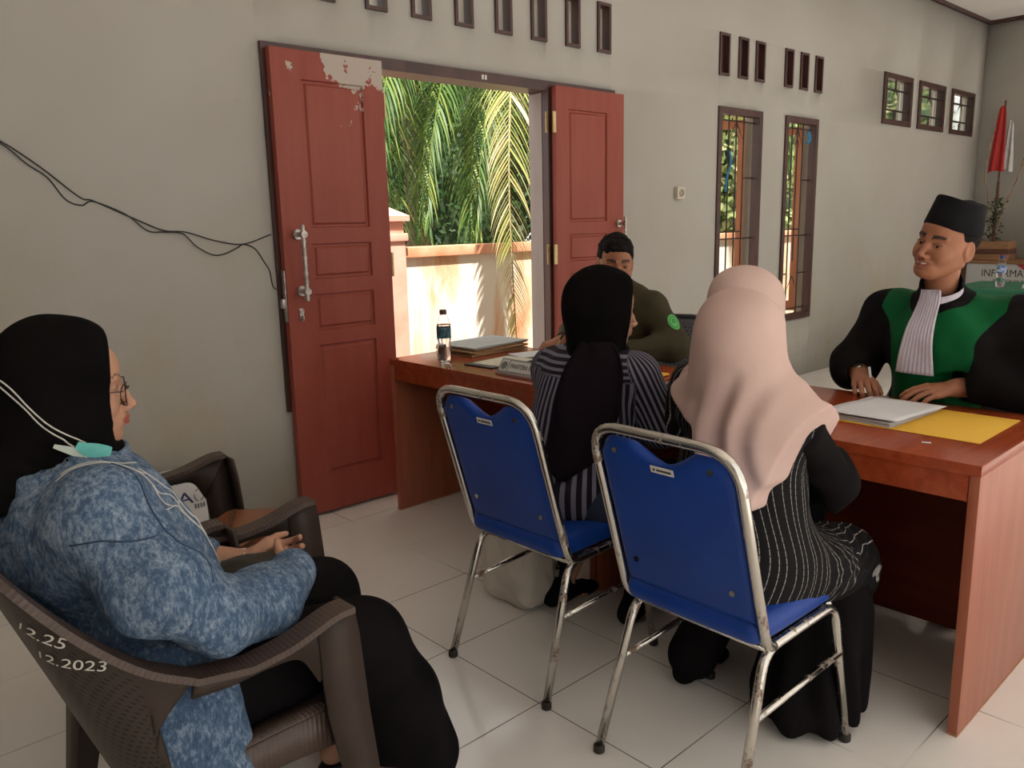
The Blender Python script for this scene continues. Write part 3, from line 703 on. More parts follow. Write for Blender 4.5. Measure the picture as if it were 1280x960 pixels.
def blue_chair(label):
    t = thing('banquet_chair', label, 'chair', (0, 0, 0), 'blue padded chairs facing the desks')
    hw = .190; zt = .852; xt = -.275; xb = -.135; zb = .385
    lean = lambda z: xb + (z - zb) / (zt - zb) * (xt - xb)
    fr_ = [(xb + .075, -hw + .02, zb - .012), (xb, -hw, zb + .0), (xt, -hw, zt), (xt, hw, zt), (xb, hw, zb + .0), (xb + .075, hw - .02, zb - .012)]
    P = arc_pts([fr_[0], fr_[1], fr_[2]], .055); Q = arc_pts([fr_[1], fr_[2], fr_[3], fr_[4]], .085, 8); R = arc_pts([fr_[3], fr_[4], fr_[5]], .055)
    MB().tube(P[:-1] + Q[1:-1] + R[1:], .0115, 12, flat=(1, 1)).build('back_frame', M_CHROME, t, smooth=True, local=True)
    # padded back, dipped along its top edge
    rows = []; nz, ny = 30, 36
    def prof(sgn, thick):
        rows = []
        for i in range(nz + 1):
            row = []
            for j in range(ny + 1):
                y = (-1 + 2 * j / ny) * (hw - .012); ya = abs(y) / (hw - .012)
                top = zt - .020 - .042 * max(0, math.cos(min(1, ya / .50) * PI / 2)) ** 1.2 - (max(0, ya - .70) / .30) ** 2.6 * .055
                bot = .432 + .012 * (ya ** 4)
                z = bot + (top - bot) * (i / nz); e_ = min(1, min(i, nz - i) / 2.5, min(j, ny - j) / 2.5); e_ = math.sqrt(1 - (1 - e_) ** 2)
                row.append((lean(z) + .006 + sgn * thick * e_, y, z))
            rows.append(row)
        return rows
    mb = MB().grid(prof(-1, .012)); b = prof(1, .034); mb.grid([r[::-1] for r in b]); o = mb.build('backrest', M_BLUE, t, smooth=True, local=True)
    bm = bmesh.new(); bm.from_mesh(o.data); bmesh.ops.remove_doubles(bm, verts=bm.verts, dist=1e-4); bmesh.ops.recalc_face_normals(bm, faces=bm.faces); bm.to_mesh(o.data); bm.free(); o.data.shade_smooth()
    for y, z in ((-.125, .80), (.125, .80), (-.13, .515), (.13, .515)):
        a = .007; x = lean(z) - .0065
        MB().tube([(x + .002, y, z), (x - .003, y, z)], a, 10).build('screw', M_CHROME, t, local=True)
    z = .775; x = lean(z) - .0075; M_ = frame_M((x, -.0, z), (0, -1, 0), (xt - xb, 0, zt - zb))
    st = MB().box((-.030, -.008, -.0006), (.030, .008, .0008), M=M_).build('sticker', M_STICK, t, local=True)
    MB().lathe([(.0035, .0008), (.0035, .0014)], 10, M=M_ @ Matrix.Translation((-.021, 0, 0))).box((-.014, -.0025, .0008), (.024, .0025, .0014), M=M_).build('sticker_print', M_INK, st, local=True)
    # seat
    S = [ell((.0, 0, .44), (.6, .6, .6), op='u')]
    pr = [rbox((.040, 0, .424), (.205, .183, .030), .028)]
    v, f = surf(pr, (-.2, -.22, .38), (.28, .22, .50), .008, lambda P: -.010 * np.exp(-((P[:, 0] - .03) / .15) ** 2 - (P[:, 1] / .15) ** 2) * (P[:, 2] > .40))
    mk('seat', v, f, M_BLUE, t, local=True)
    MB().box((-.13, -.165, .388), (.20, .165, .3965)).build('seat_board', M_BLACK, t, local=True)
    for s in (-1, 1):
        y = s * .178
        MB().tube(arc_pts([(-.240, s * .197, .012), (-.125, y, .378), (.185, y, .382), (.238, s * .200, .012)], .05, 8), .0115, 12).build('leg_frame', M_CHROME, t, smooth=True, local=True)
        MB().tube([(-.178, s * .186, .235), (.2065, s * .190, .250)], .008, 8).build('stretcher', M_CHROME, t, smooth=True, local=True)
        for x, yy in ((-.240, s * .197), (.238, s * .200)): MB().lathe([(.011, .0), (.0145, .003), (.0145, .018), (.012, .022)], 12, M=Matrix.Translation((x, yy, 0))).build('foot_cap', M_FOOT, t, local=True)
    for x in (-.12, .17): MB().tube([(x, -.178, .383), (x, .178, .383)], .009, 8).build('cross_bar', M_CHROME, t, smooth=True, local=True)
    return t
bc = blue_chair('blue padded metal chair under the woman in the pale pink headscarf')
bc.location = (-.205, -2.055, 0); bc.rotation_euler = (0, 0, math.radians(-1))
bc2 = copy_tree(bc); bc2.location = (-.168, -1.432, 0); bc2.rotation_euler = (0, 0, math.radians(1)); bc2['label'] = 'blue padded metal chair under the woman in the striped blouse'

# ------------------------------------------------------------------ brown moulded armchairs
def wov(name, c, dark, hole=.8):
    m = mat(name, c, .52, spec=.35); u = attr(m, 'su'); v = attr(m, 'sv'); hs = attr(m, 'hole')
    su = math_(m, 'MULTIPLY', u, 38.); sv = math_(m, 'MULTIPLY', v, 55.)
    row = math_(m, 'MULTIPLY', math_(m, 'FLOOR', sv), .5); fu = math_(m, 'FRACT', math_(m, 'ADD', su, row)); fv = math_(m, 'FRACT', sv)
    a = math_(m, 'ABSOLUTE', math_(m, 'SUBTRACT', fu, .5)); b = math_(m, 'ABSOLUTE', math_(m, 'SUBTRACT', fv, .5))
    h = math_(m, 'MULTIPLY', math_(m, 'MULTIPLY', math_(m, 'LESS_THAN', a, .24), math_(m, 'LESS_THAN', b, .22)), hs)
    setcol(m, mix(m, h, c, dark)); rib = math_(m, 'SINE', math_(m, 'MULTIPLY', v, 345.))
    bump(m, math_(m, 'ADD', math_(m, 'MULTIPLY', h, -1.5), math_(m, 'MULTIPLY', rib, .05)), .5, .002); return m
M_BROWN = wov('brown_plastic_weave', (.034, .022, .016), (.006, .0045, .004))
M_BROWNP = mottled('brown_plastic', (.032, .020, .015), (.042, .027, .020), 8, .55, spec=.35)
def ribbed():
    m = mottled('brown_plastic_ribbed', (.055, .034, .026), (.066, .042, .032), 8, .42)
    s = math_(m, 'SINE', math_(m, 'MULTIPLY', attr(m, 'su'), 700.)); bump(m, s, .25, .0015); return m
M_BROWNR = ribbed()
def plastic_chair(label, group=True, M1=None, M2=None, M3=None):
    M1, M2, M3 = M1 or M_BROWN, M2 or M_BROWNP, M3 or M_BROWNR
    t = thing('plastic_armchair', label, 'chair', (0, 0, 0), 'brown moulded armchairs along the wall' if group else None)
    # shell: U path round the back
    T = spline([(-.03, -.290, .590), (-.11, -.290, .640), (-.19, -.283, .720), (-.262, -.262, .815), (-.295, -.16, .865), (-.305, 0, .875)], 8); T = T + [(x, -y, z) for x, y, z in T[-2::-1]]
    Bm = spline([(-.045, -.258, .40), (-.065, -.258, .385), (-.090, -.245, .375), (-.110, -.18, .37), (-.118, -.10, .37), (-.12, 0, .37)], 8); Bm = Bm + [(x, -y, z) for x, y, z in Bm[-2::-1]]
    rows = []; K = len(T); R = 20; su = []; sv = []; ho = []; cu = 0
    cum = [0.]
    for i in range(1, K): cum.append(cum[-1] + (Vector(T[i]) - Vector(T[i - 1])).length)
    for j in range(R + 1):
        row = []; s = j / R
        for i in range(K):
            a, b = Vector(Bm[i]), Vector(T[i]); p = a.lerp(b, s); e_ = min(i, K - 1 - i) / (K - 1)
            # scoop in the side openings' front edge
            if e_ < .10: p.x -= .055 * math.sin(PI * min(1, s * 1.02)) * (1 - e_ / .10)
            row.append(tuple(p)); su.append(cum[i]); sv.append(s * .5); ho.append(1. if (.06 < s < .93 and .10 < e_) else 0.)
        rows.append(row)
    o = MB().grid(rows).build('backrest', M1, t, smooth=True, local=True, attrs={'su': su, 'sv': sv, 'hole': ho}); solid(o, .010, 0)
    for s in (-1, 1):
        rail = [(x, s * abs(y), z) for x, y, z in T[K // 2::-1]] if s < 0 else [(x, s * abs(y), z) for x, y, z in T[K // 2:]]
        rail = [(x, y * 1.012, z + .004) for x, y, z in rail] + spline([(.04, s * .295, .578), (.13, s * .296, .590), (.215, s * .294, .615), (.255, s * .292, .618)], 5)[1:]
        mb = MB(); mb.strip(rail, [.030 + .022 * min(1, i / 18) for i in range(len(rail))], .012, side=[(0, 1, 0) if i > 14 else tuple(Vector((-(1 - i / 14), .0 + i / 14, 0)).normalized()) for i in range(len(rail))])
        sl = [rail[0]]; d = 0; at = [0.] * 4
        for i in range(1, len(rail)): d += (Vector(rail[i]) - Vector(rail[i - 1])).length; at += [d] * 4
        a = mb.build('armrest', M3, t, local=True, attrs={'su': at}, sharp=30)
        # skirt under the arm: outer web from the shell to the front leg
        y = s * .292; top = [(-.03, .580), (.05, .572), (.13, .584), (.20, .604), (.262, .612)]; low = [(-.035, .555), (.03, .551), (.10, .556), (.155, .548), (.19, .49)]
        rows = [[(x, y, z) for x, z in spline([(p[0], p[1]) for p in top], 5)], [(x, y - s * .003, z) for x, z in spline([(p[0], p[1]) for p in low], 5)]]
        o = MB().grid(rows).build('arm_skirt', M2, t, local=True, smooth=True); solid(o, .007, 0)
        # front leg: folded section from arm to floor, narrowing
        mb = MB(); zz = [.612, .56, .48, .40, .25, .12, .0]; xo = [.262, .270, .276, .282, .298, .312, .325]; wd = [.075, .078, .082, .080, .066, .052, .040]
        fr1 = [[(xo[i], s * .296, zz[i]), (xo[i], s * (.296 - wd[i] * .85), zz[i])] for i in range(7)]
        sd1 = [[(xo[i], s * .296, zz[i]), (xo[i] - wd[i], s * .296, zz[i])] for i in range(7)]
        mb.grid(fr1); mb.grid(sd1); o = mb.build('leg', M2, t, local=True, smooth=False, sharp=20); solid(o, .008, 0)
        mb = MB(); zz = [.46, .38, .25, .12, .0]; xo = [-.100, -.105, -.118, -.132, -.148]; wd = [.095, .09, .070, .055, .042]; yo = [.262, .266, .272, .278, .283]
        mb.grid([[(xo[i], s * yo[i], zz[i]), (xo[i] + wd[i], s * yo[i], zz[i])] for i in range(5)]); mb.grid([[(xo[i], s * yo[i], zz[i]), (xo[i], s * (yo[i] - wd[i]), zz[i])] for i in range(5)])
        o = mb.build('leg', M2, t, local=True, smooth=False, sharp=20); solid(o, .008, 0)
        # seat side rail
        rows = [[(-.08, s * .262, .40), (0, s * .268, .408), (.14, s * .274, .418), (.262, s * .278, .425)], [(-.08, s * .262, .345), (0, s * .268, .350), (.14, s * .274, .350), (.262, s * .278, .345)]]
        ob = MB().grid(rows); ob.grid([rows[0], [(x, s * (abs(y) - .05), z) for x, y, z in rows[0]]]); o = ob.build('seat_rail', M3, t, local=True, attrs={'su': [v[0] for v in ob.v]}, sharp=20); solid(o, .008, 0)
    n1, n2 = 16, 16; rows = [[(-.115 + .385 * i / n1, (-1 + 2 * j / n2) * (.24 + .03 * i / n1), .395 + .022 * (i / n1) - .018 * math.sin(PI * i / n1) * (1 - (2 * j / n2 - 1) ** 2) - (.03 * max(0, i - 14) / 2 if i > 14 else 0)) for j in range(n2 + 1)] for i in range(n1 + 1)]
    mb = MB().grid(rows); o = mb.build('seat', M1, t, smooth=True, local=True, attrs={'su': [v[1] for v in mb.v], 'sv': [v[0] for v in mb.v], 'hole': [1.] * len(mb.v)}); solid(o, .010)
    return t
pc = plastic_chair('brown woven plastic armchair holding a brown leather bag by the wall'); pc2 = copy_tree(pc)
pc.location = (-1.098, -.945, 0); pc.rotation_euler = (0, 0, math.radians(-2.6))
pc2.location = (-1.352, -1.527, 0); pc2.rotation_euler = (0, 0, math.radians(-1.4)); pc2['label'] = 'brown woven plastic armchair under the woman in denim, white writing on its back'
M_GREYW = wov('grey_weave', (.070, .070, .074), (.010, .010, .011)); M_GREYP = mottled('grey_plastic', (.030, .030, .032), (.042, .041, .042), 8, .45)
pcc = plastic_chair('dark grey woven armchair behind the desk of the official in olive', False, M_GREYW, M_GREYP, M_GREYP)
pcc.scale = (.95, 1, .955); pcc.location = (1.20, -.78, 0); pcc.rotation_euler = (0, 0, math.radians(183)); pcc['group'] = 'dark armchairs behind the desks'
pcd = copy_tree(pcc); pcd.location = (1.20, -2.10, 0); pcd.rotation_euler = (0, 0, math.radians(178)); pcd['label'] = 'dark woven armchair behind the man in the green and black robe'
# hand painted writing on the back of the near armchair
M_CHALK = mat('white_marker', (.62, .60, .56), .7)
from mathutils.bvhtree import BVHTree
shell = [c for c in pc2.children if c.name.startswith('backrest')][0]
Mw_ = pmat(pc2); vs_ = [Mw_ @ v.co for v in shell.data.vertices]; bvh = BVHTree.FromPolygons(vs_, [tuple(p.vertices) for p in shell.data.polygons])
def chalk(s, org, xd, size, sc_):
    org = Vector(org); x = Vector(xd).normalized(); up = Vector((0, 0, 1)); up = (up - x * up.dot(x)).normalized()
    M_ = frame_M(org, x, up); o = text_mesh('chalk_writing', s, size, M_CHALK, M_, None, .0, sc_); me = o.data
    cam_ = Vector(CAMP)
    for v in me.vertices:
        p = v.co.copy(); h = bvh.ray_cast(p + Vector((-.35, -.6, 0)), Vector((.35, .6, 0)).normalized())
        if h[0] is not None: n_ = h[1]; n_ = n_ if n_.dot(Vector((-.35, -.6, 0))) > 0 else -n_; v.co = h[0] + n_ * .0075
    me.transform(Mw_.inverted()); o.parent = shell; return o
chalk('12.25', (-1.590, -1.80, .730), (.75, -.10, -.42), .032, (1.1, .85)); chalk('12.2023', (-1.556, -1.80, .676), (.80, -.1, -.25), .030, (1.1, .85))
HD = .7125
# ------------------------------------------------------------------ things on the desks
M_PET = mat('clear_plastic', (.97, .98, 1), .04, Transmission_Weight=1., IOR=1.2)
M_WATER = mat('water', (.95, .97, 1), .02, Transmission_Weight=1., IOR=1.33)
def bottle(label, x, y, z, capm, labm, H=.225, R=.031, full=.75):
    t = thing('water_bottle', label, 'bottle', (x, y, z)); M_ = Matrix.Translation((x, y, z + .0005)); s = H / .225
    pr = [(.020, 0), (.028, .002), (R, .010), (R, .045), (R - .0025, .060), (R - .004, .075), (R - .0025, .090), (R, .100), (R, .160), (R - .004, .172), (.020, .192), (.0125, .203), (.0125, .212)]
    pr = [(r, h * s) for r, h in pr]
    MB().lathe(pr + [(r - .0012, h + .0008) for r, h in pr[::-1]], 28, M=M_, cap=False).build('bottle_body', M_PET, t, smooth=True)
    w = [(max(.001, r - .0016), h + .0015) for r, h in pr if h < H * full]; w.append((w[-1][0] - .0002, w[-1][1] + .002))
    MB().lathe(w, 28, M=M_).build('water', M_WATER, t, smooth=True)
    MB().lathe([(R + .0003, .104 * s), (R + .0005, .105 * s), (R + .0005, .150 * s), (R + .0003, .151 * s)], 28, M=M_, cap=False).build('bottle_label', labm, t, smooth=True)
    MB().lathe([(.0150, .205 * s), (.0152, .207 * s), (.0152, .222 * s), (.0140, .2255 * s)], 20, M=M_).build('bottle_cap', capm, t)
def labm(name, a, b):
    m = mat(name, a, .3); v = coords(m, (1, 1, 1)); setcol(m, ramp(m, noise_fac(m, v, 60, 2), [(.45, a), (.55, b)])); return m
bottle('clear water bottle with a dark label and maroon cap on the desk by the doorway', .345, -.285, HD, mat('maroon_cap', (.10, .035, .045), .4), labm('bottle_label_dark', (.03, .05, .08), (.05, .16, .20)))
def flat(name, cx, cy, z, w, d, h, rz, m, label, cat, group=None, bev=.0008, part=None, sub=None):
    M_ = Matrix.Translation((cx, cy, z)) @ Matrix.Rotation(math.radians(rz), 4, 'Z')
    o = MB().box((-w / 2, -d / 2, 0), (w / 2, d / 2, h), bev, M=M_).build(name, m); tag(o, label, cat, group)
    return o
def sheets(name, cx, cy, z, w, d, n, rz, m, label, cat, group=None, tk=.0007, jit=.004, edge_m=None):
    rg = random.Random(hash(name) % 99 + int(cx * 100)); mb = MB()
    for i in range(n):
        M_ = Matrix.Translation((cx + rg.uniform(-jit, jit), cy + rg.uniform(-jit, jit), z + i * tk * 1.25)) @ Matrix.Rotation(math.radians(rz + rg.uniform(-1.2, 1.2)), 4, 'Z')
        mb.box((-w / 2, -d / 2, 0), (w / 2, d / 2, tk), M=M_)
    o = mb.build(name, m); tag(o, label, cat, group); return o
M_MAN = mottled('manila_card', (.42, .25, .12), (.52, .33, .17), 6, .7); M_GREYC = mottled('grey_card', (.42, .44, .45), (.50, .52, .52), 6, .6)
M_PAPER = mottled('white_paper', (.62, .62, .64), (.70, .70, .72), 5, .6); M_YEL = mottled('yellow_card', (.74, .42, .035), (.80, .47, .05), 3, .6)
z = HD + .0008
for i, (jx, jy, jr, mm, lb) in enumerate(((0, 0, 2, M_MAN, 'brown case folder, lowest of the stack behind the water bottle'), (.012, .006, 6, M_MAN, 'brown case folder, second from the bottom of the desk stack'), (-.006, -.004, 0, M_MAN, 'brown case folder, middle of the desk stack by the doorway'), (.008, .01, 5, M_MAN, 'brown case folder just below the grey-topped one'), (.006, .0, 4, M_GREYC, 'grey-topped folder lying uppermost on the brown case folders'))):
    o = sheets('case_folder', .665 + jx, -.165 + jy, z, .36, .25, 5, jr, mm, lb, 'folder', 'case folders stacked on the desk by the doorway', tk=.0011); z += .0082
flat('black_notebook', .47, -.50, HD + .0004, .25, .17, .006, 3, M_BLACK, 'black notebook under loose sheets left of the name block', 'notebook')
o = sheets('loose_sheet', .485, -.515, HD + .0068, .22, .155, 4, 6, mottled('cream_paper', (.55, .50, .38), (.66, .62, .50), 60, .6), 'cream printed sheets on the black notebook by the name block', 'paper', tk=.0004)
flat('clipboard', .68, -.47, HD + .0004, .20, .14, .004, -4, mat('dark_board', (.05, .045, .04), .4), 'dark clipboard lying between the folders and the name block', 'clipboard')
o = sheets('document_pages', .72, -.46, HD + .0048, .20, .13, 3, -14, M_PAPER, 'white form under the writing hand of the official in olive', 'paper', tk=.0004)
# name block
M_NB = mat('name_block_frame', (.26, .28, .27), .35); M_NW = mat('name_block_white', (.60, .60, .58), .35); M_NK = mat('name_block_ink', (.03, .035, .035), .4)
nb = thing('name_block', 'grey prism name block lettered PANITERA PENGGANTI on the desk edge', 'name block', (.33, -.835, HD))
y0, y1 = -.985, -.690; xa, xb = .285, .365; zt = HD + .062; xm = .322
MB().add([(xa, y0, HD + .012), (xb, y0, HD + .012), (xm, y0, zt), (xa, y1, HD + .012), (xb, y1, HD + .012), (xm, y1, zt)], [(0, 2, 1), (3, 4, 5), (0, 3, 5, 2), (1, 2, 5, 4), (0, 1, 4, 3)]).build('prism', M_NB, nb)
MB().box((xa - .006, y0 - .004, HD + .0005), (xb + .004, y1 + .004, HD + .0115), .002).build('base', mat('name_block_base', (.34, .20, .19), .4), nb)
ux = Vector((0, -1, 0)); uy = Vector((xm - xa, 0, zt - HD - .012)).normalized(); nn = ux.cross(uy)
def onface(a, b, off): return Vector((xa, y1, HD + .012)) + ux * a + uy * b + nn * off
Ln = y1 - y0; Hn = math.hypot(xm - xa, zt - HD - .012)
Mf = frame_M(onface(0, 0, .0004), ux, uy)
MB().box((.055, .009, 0), (Ln - .008, Hn - .008, .0008), M=Mf).box((.007, .007, 0), (.047, Hn - .006, .0008), M=Mf).build('name_plate', M_NW, nb)
text_mesh('lettering', 'PANITERA PENGGANTI', .029, M_NK, Mf @ Matrix.Translation(((.055 + Ln - .008) / 2, Hn / 2, .0012)), nb, font_scale=(.72, 1.0))
MB().lathe([(.017, .0008), (.017, .0014)], 20, M=Mf @ Matrix.Translation((.027, Hn / 2, 0))).build('emblem', mat('emblem_grey', (.16, .18, .15), .5), nb)
# right desk
yf_ = flat('open_folder', .602, -2.158, HD + .0003, .335, .450, .0016, 0, M_YEL, 'wide open yellow card folder on the desk under the white papers', 'folder')
sheets('case_papers', .600, -2.055, HD + .0024, .300, .215, 9, -4, M_PAPER, 'thick pile of white papers lying on the yellow folder', 'paper', tk=.0011, jit=.005)
# turned-up top sheets
rows = []
for i in range(13):
    s = i / 12; row = []
    for j in range(9):
        u = j / 8; x = .445 + .31 * s; y = -1.955 - .215 * u - .02 * s
        row.append((x, y, HD + .016 + .012 * math.sin(PI * (1 - s)) * (1 - s) * (1 - u * .6) + .006 * (1 - s) ** 2))
    rows.append(row)
o = MB().grid(rows).build('top_sheet', M_PAPER, smooth=True); solid(o, .0012, 0); tag(o, 'white top sheet curling up over the pile of papers', 'paper')
o = flat('note_slip', .36, -2.28, HD + .0004, .012, .022, .001, 20, M_PAPER, 'tiny white scrap on the desk front edge beside the yellow folder', 'paper scrap')
for i, (dx, rz, lb) in enumerate(((0, 5, 'yellow card folder, lower of two beside the arm of the official in olive'), (.01, -3, 'yellow card folder, upper of two beside the arm of the official in olive'))):
    sheets('yellow_folder', .56 + dx, -1.12, HD + .0004 + i * .006, .24, .20, 3, rz, M_YEL, lb, 'folder', 'yellow folders between the two desks', tk=.0014)

# ------------------------------------------------------------------ plastic bag under the left blue chair
M_BAG = mottled('cloudy_plastic_bag', (.50, .45, .39), (.58, .53, .47), 7, .45)
BS(M_BAG).inputs['Alpha'].default_value = .93
pr = [rbox((.03, -1.10, .165), (.11, .125, .165), .05), ell((.02, -1.06, .33), (.06, .07, .06), k=.06)]
v, f = surf(pr, (-.15, -1.3, -.02), (.2, -.9, .46), .010, lambda P: wob(P, 45, .006, 1.) + wob(P, 110, .002, 4.))
v[:, 2] = np.maximum(v[:, 2], .001)
o = mk('plastic_bag', v, f, M_BAG); tag(o, 'beige cloudy plastic bag standing on the floor under the left blue chair', 'bag')

# ------------------------------------------------------------------ carton behind the armchairs
M_CART = mottled('white_carton', (.52, .51, .50), (.60, .59, .58), 5, .7); M_PEN = mat('marker_blue', (.02, .03, .10), .6); M_PRT = mat('print_blue', (.04, .16, .36), .6); M_PRG = mat('print_grey', (.12, .12, .13), .6)
cb = thing('cardboard_carton', 'white cardboard carton with marker lettering behind the wall-side armchair', 'carton', (-.81, .06, 0))
MB().box((-1.02, .0, .001), (-.635, .13, .375), .003).build('carton_body', M_CART, cb)
Mc = frame_M((-.83, -.0008, .30), (1, 0, 0), (0, 0, 1))
text_mesh('marker_lettering', 'VDA', .085, M_PEN, Mc @ Matrix.Translation((.045, -.015, 0)), cb, font_scale=(1.15, .8))
text_mesh('printed_line', 'KARTON AIR', .026, M_PRT, Mc @ Matrix.Translation((.03, .055, 0)), cb)
mb = MB()
for a in (0, 120, 240): mb.tube([Vector((.165 + .018 * math.cos(math.radians(90 + a + d)), -.01 + .024 * math.sin(math.radians(90 + a + d)), .0004)) for d in range(-45, 46, 15)], .0018, 5, M=Mc)
for k in range(4): mb.box((.145 + k * .011, -.062, 0), (.152 + k * .011, -.044, .0008), M=Mc)
mb.build('printed_marks', M_PRG, cb)

# ------------------------------------------------------------------ brown leather bag on the far armchair
M_TAN = mottled('tan_leather', (.20, .065, .022), (.28, .095, .036), 8, .38, bmp=.15, bscale=200)
M_TAND = mat('tan_leather_edge', (.07, .022, .010), .5)
hb = thing('leather_handbag', 'tan leather handbag lying on the seat of the wall-side armchair', 'bag', (-.93, -.95, .42))
Mh = Matrix.Translation((-.945, -.975, .462)) @ Matrix.Rotation(math.radians(38), 4, 'Z') @ Matrix.Rotation(math.radians(-4), 4, 'X')
MB().box((-.15, -.095, -.040), (.15, .095, .040), .022, M=Mh).build('bag_body', M_TAN, hb, smooth=False, sharp=60)
for zz in (-.030, .030): MB().tube(arc_pts([Mh @ Vector(p) for p in ((0, -.0965, zz), (.151, -.0965, zz), (.151, .0965, zz), (-.151, .0965, zz), (-.151, -.0965, zz), (0, -.0965, zz))], .025), .0022, 6).build('piping', M_TAND, hb, smooth=True)
MB().box((-.02, -.099, -.02), (.03, -.094, .03), .002, M=Mh).build('flap_tab', M_TAN, hb)
MB().tube(spline([Mh @ Vector(p) for p in ((-.14, .0, .046), (-.06, -.02, .056), (.03, .02, .052), (.11, .05, .046))], 8), .004, 6).build('strap', M_TAND, hb, smooth=True)

# ------------------------------------------------------------------ far corner
M_OLDW = woodm('old_wood', (.20, .10, .05), (.32, .17, .09), .5, (5, .5, 5)); M_OLDD = woodm('old_wood_dark', (.07, .030, .018), (.12, .05, .03), .5, (5, .5, 5))
cbt = thing('low_cabinet', 'wooden low cabinet with a banner across its front in the far corner', 'cabinet', (7.85, -.75, 0))
MB().box((7.62, -1.75, .0), (8.15, .14, .775), .004).build('cabinet_body', M_OLDW, cbt); MB().box((7.58, -1.80, .776), (8.18, .17, .806), .004).build('cabinet_top', M_OLDW, cbt)
M_BAN = mottled('banner_grey', (.36, .36, .36), (.46, .46, .45), 2, .6); M_BR = mat('banner_red', (.38, .02, .03), .6); M_BK = mat('banner_black', (.02, .02, .02), .6)
bn = thing('banner', 'grey banner with black lettering and a red corner on the far cabinet', 'banner', (7.60, -.78, .4))
MB().box((7.602, -1.62, .26), (7.612, .09, .772)).build('banner_cloth', M_BAN, bn)
Mb = frame_M((7.6015, .09, .26), (0, -1, 0), (0, 0, 1))
MB().box((.0, 0, 0), (.06, .51, .001), M=Mb).build('banner_border', M_OLDD, bn)
MB().prism([(.52, .51), (1.2, .51), (1.2, .30), (.80, .30)], 0, .001, M=Mb).build('red_corner', M_BR, bn)
text_mesh('lettering', 'INFORMA', .105, M_BK, Mb @ Matrix.Translation((.40, .415, .001)), bn, font_scale=(.85, 1))
text_mesh('lettering', 'PENGADILAN AGAMA', .04, M_BK, Mb @ Matrix.Translation((.52, .34, .001)), bn)
text_mesh('lettering', 'Rp. 0,- / Bln', .13, M_BK, Mb @ Matrix.Translation((.58, .13, .001)), bn, font_scale=(.8, 1))
pl = thing('wooden_planter', 'wooden box planter holding dry branches on the far cabinet', 'planter', (7.72, -.17, .806))
MB().box((7.60, -.345, .807), (7.86, -.02, 1.0), .004).build('box', M_OLDW, pl); MB().box((7.598, -.347, .87), (7.862, -.018, .925), .003).build('dark_band', M_OLDD, pl)
M_TWIG = mottled('dry_twig', (.22, .13, .08), (.30, .19, .12), 20, .8)
br = MB(); br.tube(spline([(7.72, -.16, 1.0), (7.72, -.155, 1.25), (7.72, -.17, 1.60)], 6), [.014] * 13, 8)
MB().tube([(7.72, -.16, 1.0), (7.72, -.165, 1.60)], .014, 8).build('stem', M_OLDD, pl)
for P_ in ([(7.72, -.14, 1.0), (7.70, -.10, 1.25), (7.70, -.08, 1.50), (7.70, -.04, 1.65), (7.7, -.06, 1.95), (7.7, -.10, 2.15)], [(7.72, -.18, 1.0), (7.71, -.22, 1.3), (7.7, -.30, 1.5), (7.7, -.38, 1.75), (7.7, -.46, 2.0)], [(7.72, -.18, 1.0), (7.69, -.24, 1.35), (7.69, -.34, 1.6), (7.69, -.40, 1.85), (7.69, -.52, 1.98)]):
    MB().tube(spline(P_, 6), .006, 6).build('twig', M_TWIG, pl, smooth=True)
rg = random.Random(5); mb = MB(); rn = []
for i in range(150):
    c = Vector((7.72 + rg.gauss(0, .03), -.165 + rg.gauss(0, .035), rg.uniform(1.03, 1.45))); d = Vector((rg.gauss(0, 1), rg.gauss(0, 1), rg.gauss(0, .6))).normalized(); e_ = d.cross(Vector((rg.gauss(0, 1), rg.gauss(0, 1), 1))).normalized()
    mb.add([c, c + d * .025 + e_ * .012, c + d * .05, c + d * .025 - e_ * .012], [(0, 1, 2, 3)]); rn += [rg.random()] * 4
mb.build('leaves', M_LEAF, pl, attrs={'rnd': rn})
fl = thing('flag', 'small red and white flag hanging from a pole in the far corner', 'flag', (7.9, -.11, .81))
MB().tube([(7.90, -.11, .807), (7.90, -.11, 2.42)], .009, 8).build('flag_pole', M_OLDD, fl)
def hangcloth(y0, y1, z0, z1, x, amp, ph, tilt=0):
    rows = []
    for i in range(25):
        s = i / 24; row = []
        for j in range(17):
            u = j / 16; w_ = .35 + .65 * s ** .7; y = (y0 + y1) / 2 + (u - .5) * (y1 - y0) * w_ + tilt * s
            row.append((x + amp * math.sin(u * 11 + ph + s * 1.5) * (.4 + .6 * s), y, z1 + (z0 - z1) * s + .02 * math.sin(u * 3 + ph)))
        rows.append(row)
    return rows
o = MB().grid(hangcloth(-.02, -.18, 1.70, 2.35, 7.87, .018, 0, .02)).build('red_band', mat('flag_red', (.42, .02, .018), .7), fl, smooth=True); solid(o, .002, 0)
o = MB().grid(hangcloth(-.13, -.23, 1.72, 2.22, 7.90, .014, 2, .0)).build('white_band', mat('flag_white', (.5, .48, .47), .7), fl, smooth=True); solid(o, .002, 0)
M_GREEN = mottled('green_cloth', (.012, .10, .05), (.02, .15, .08), 4, .8)
gt = thing('cloth_covered_table', 'table under a green cloth behind the man in the robe', 'table', (5.2, -1.35, 0))
pr = [rbox((5.2, -1.35, .37), (.42, .62, .375), .02)]
v, f = surf(pr, (4.7, -2.05, -.02), (5.7, -.6, .8), .02, lambda P: wob(P * np.array([1, 1, .1], np.float32), 22, .012, 1.) * np.clip(.7 - P[:, 2], 0, .3) * 3); v[:, 2] = np.maximum(v[:, 2], .001)
mk('green_cloth', v, f, M_GREEN, gt)
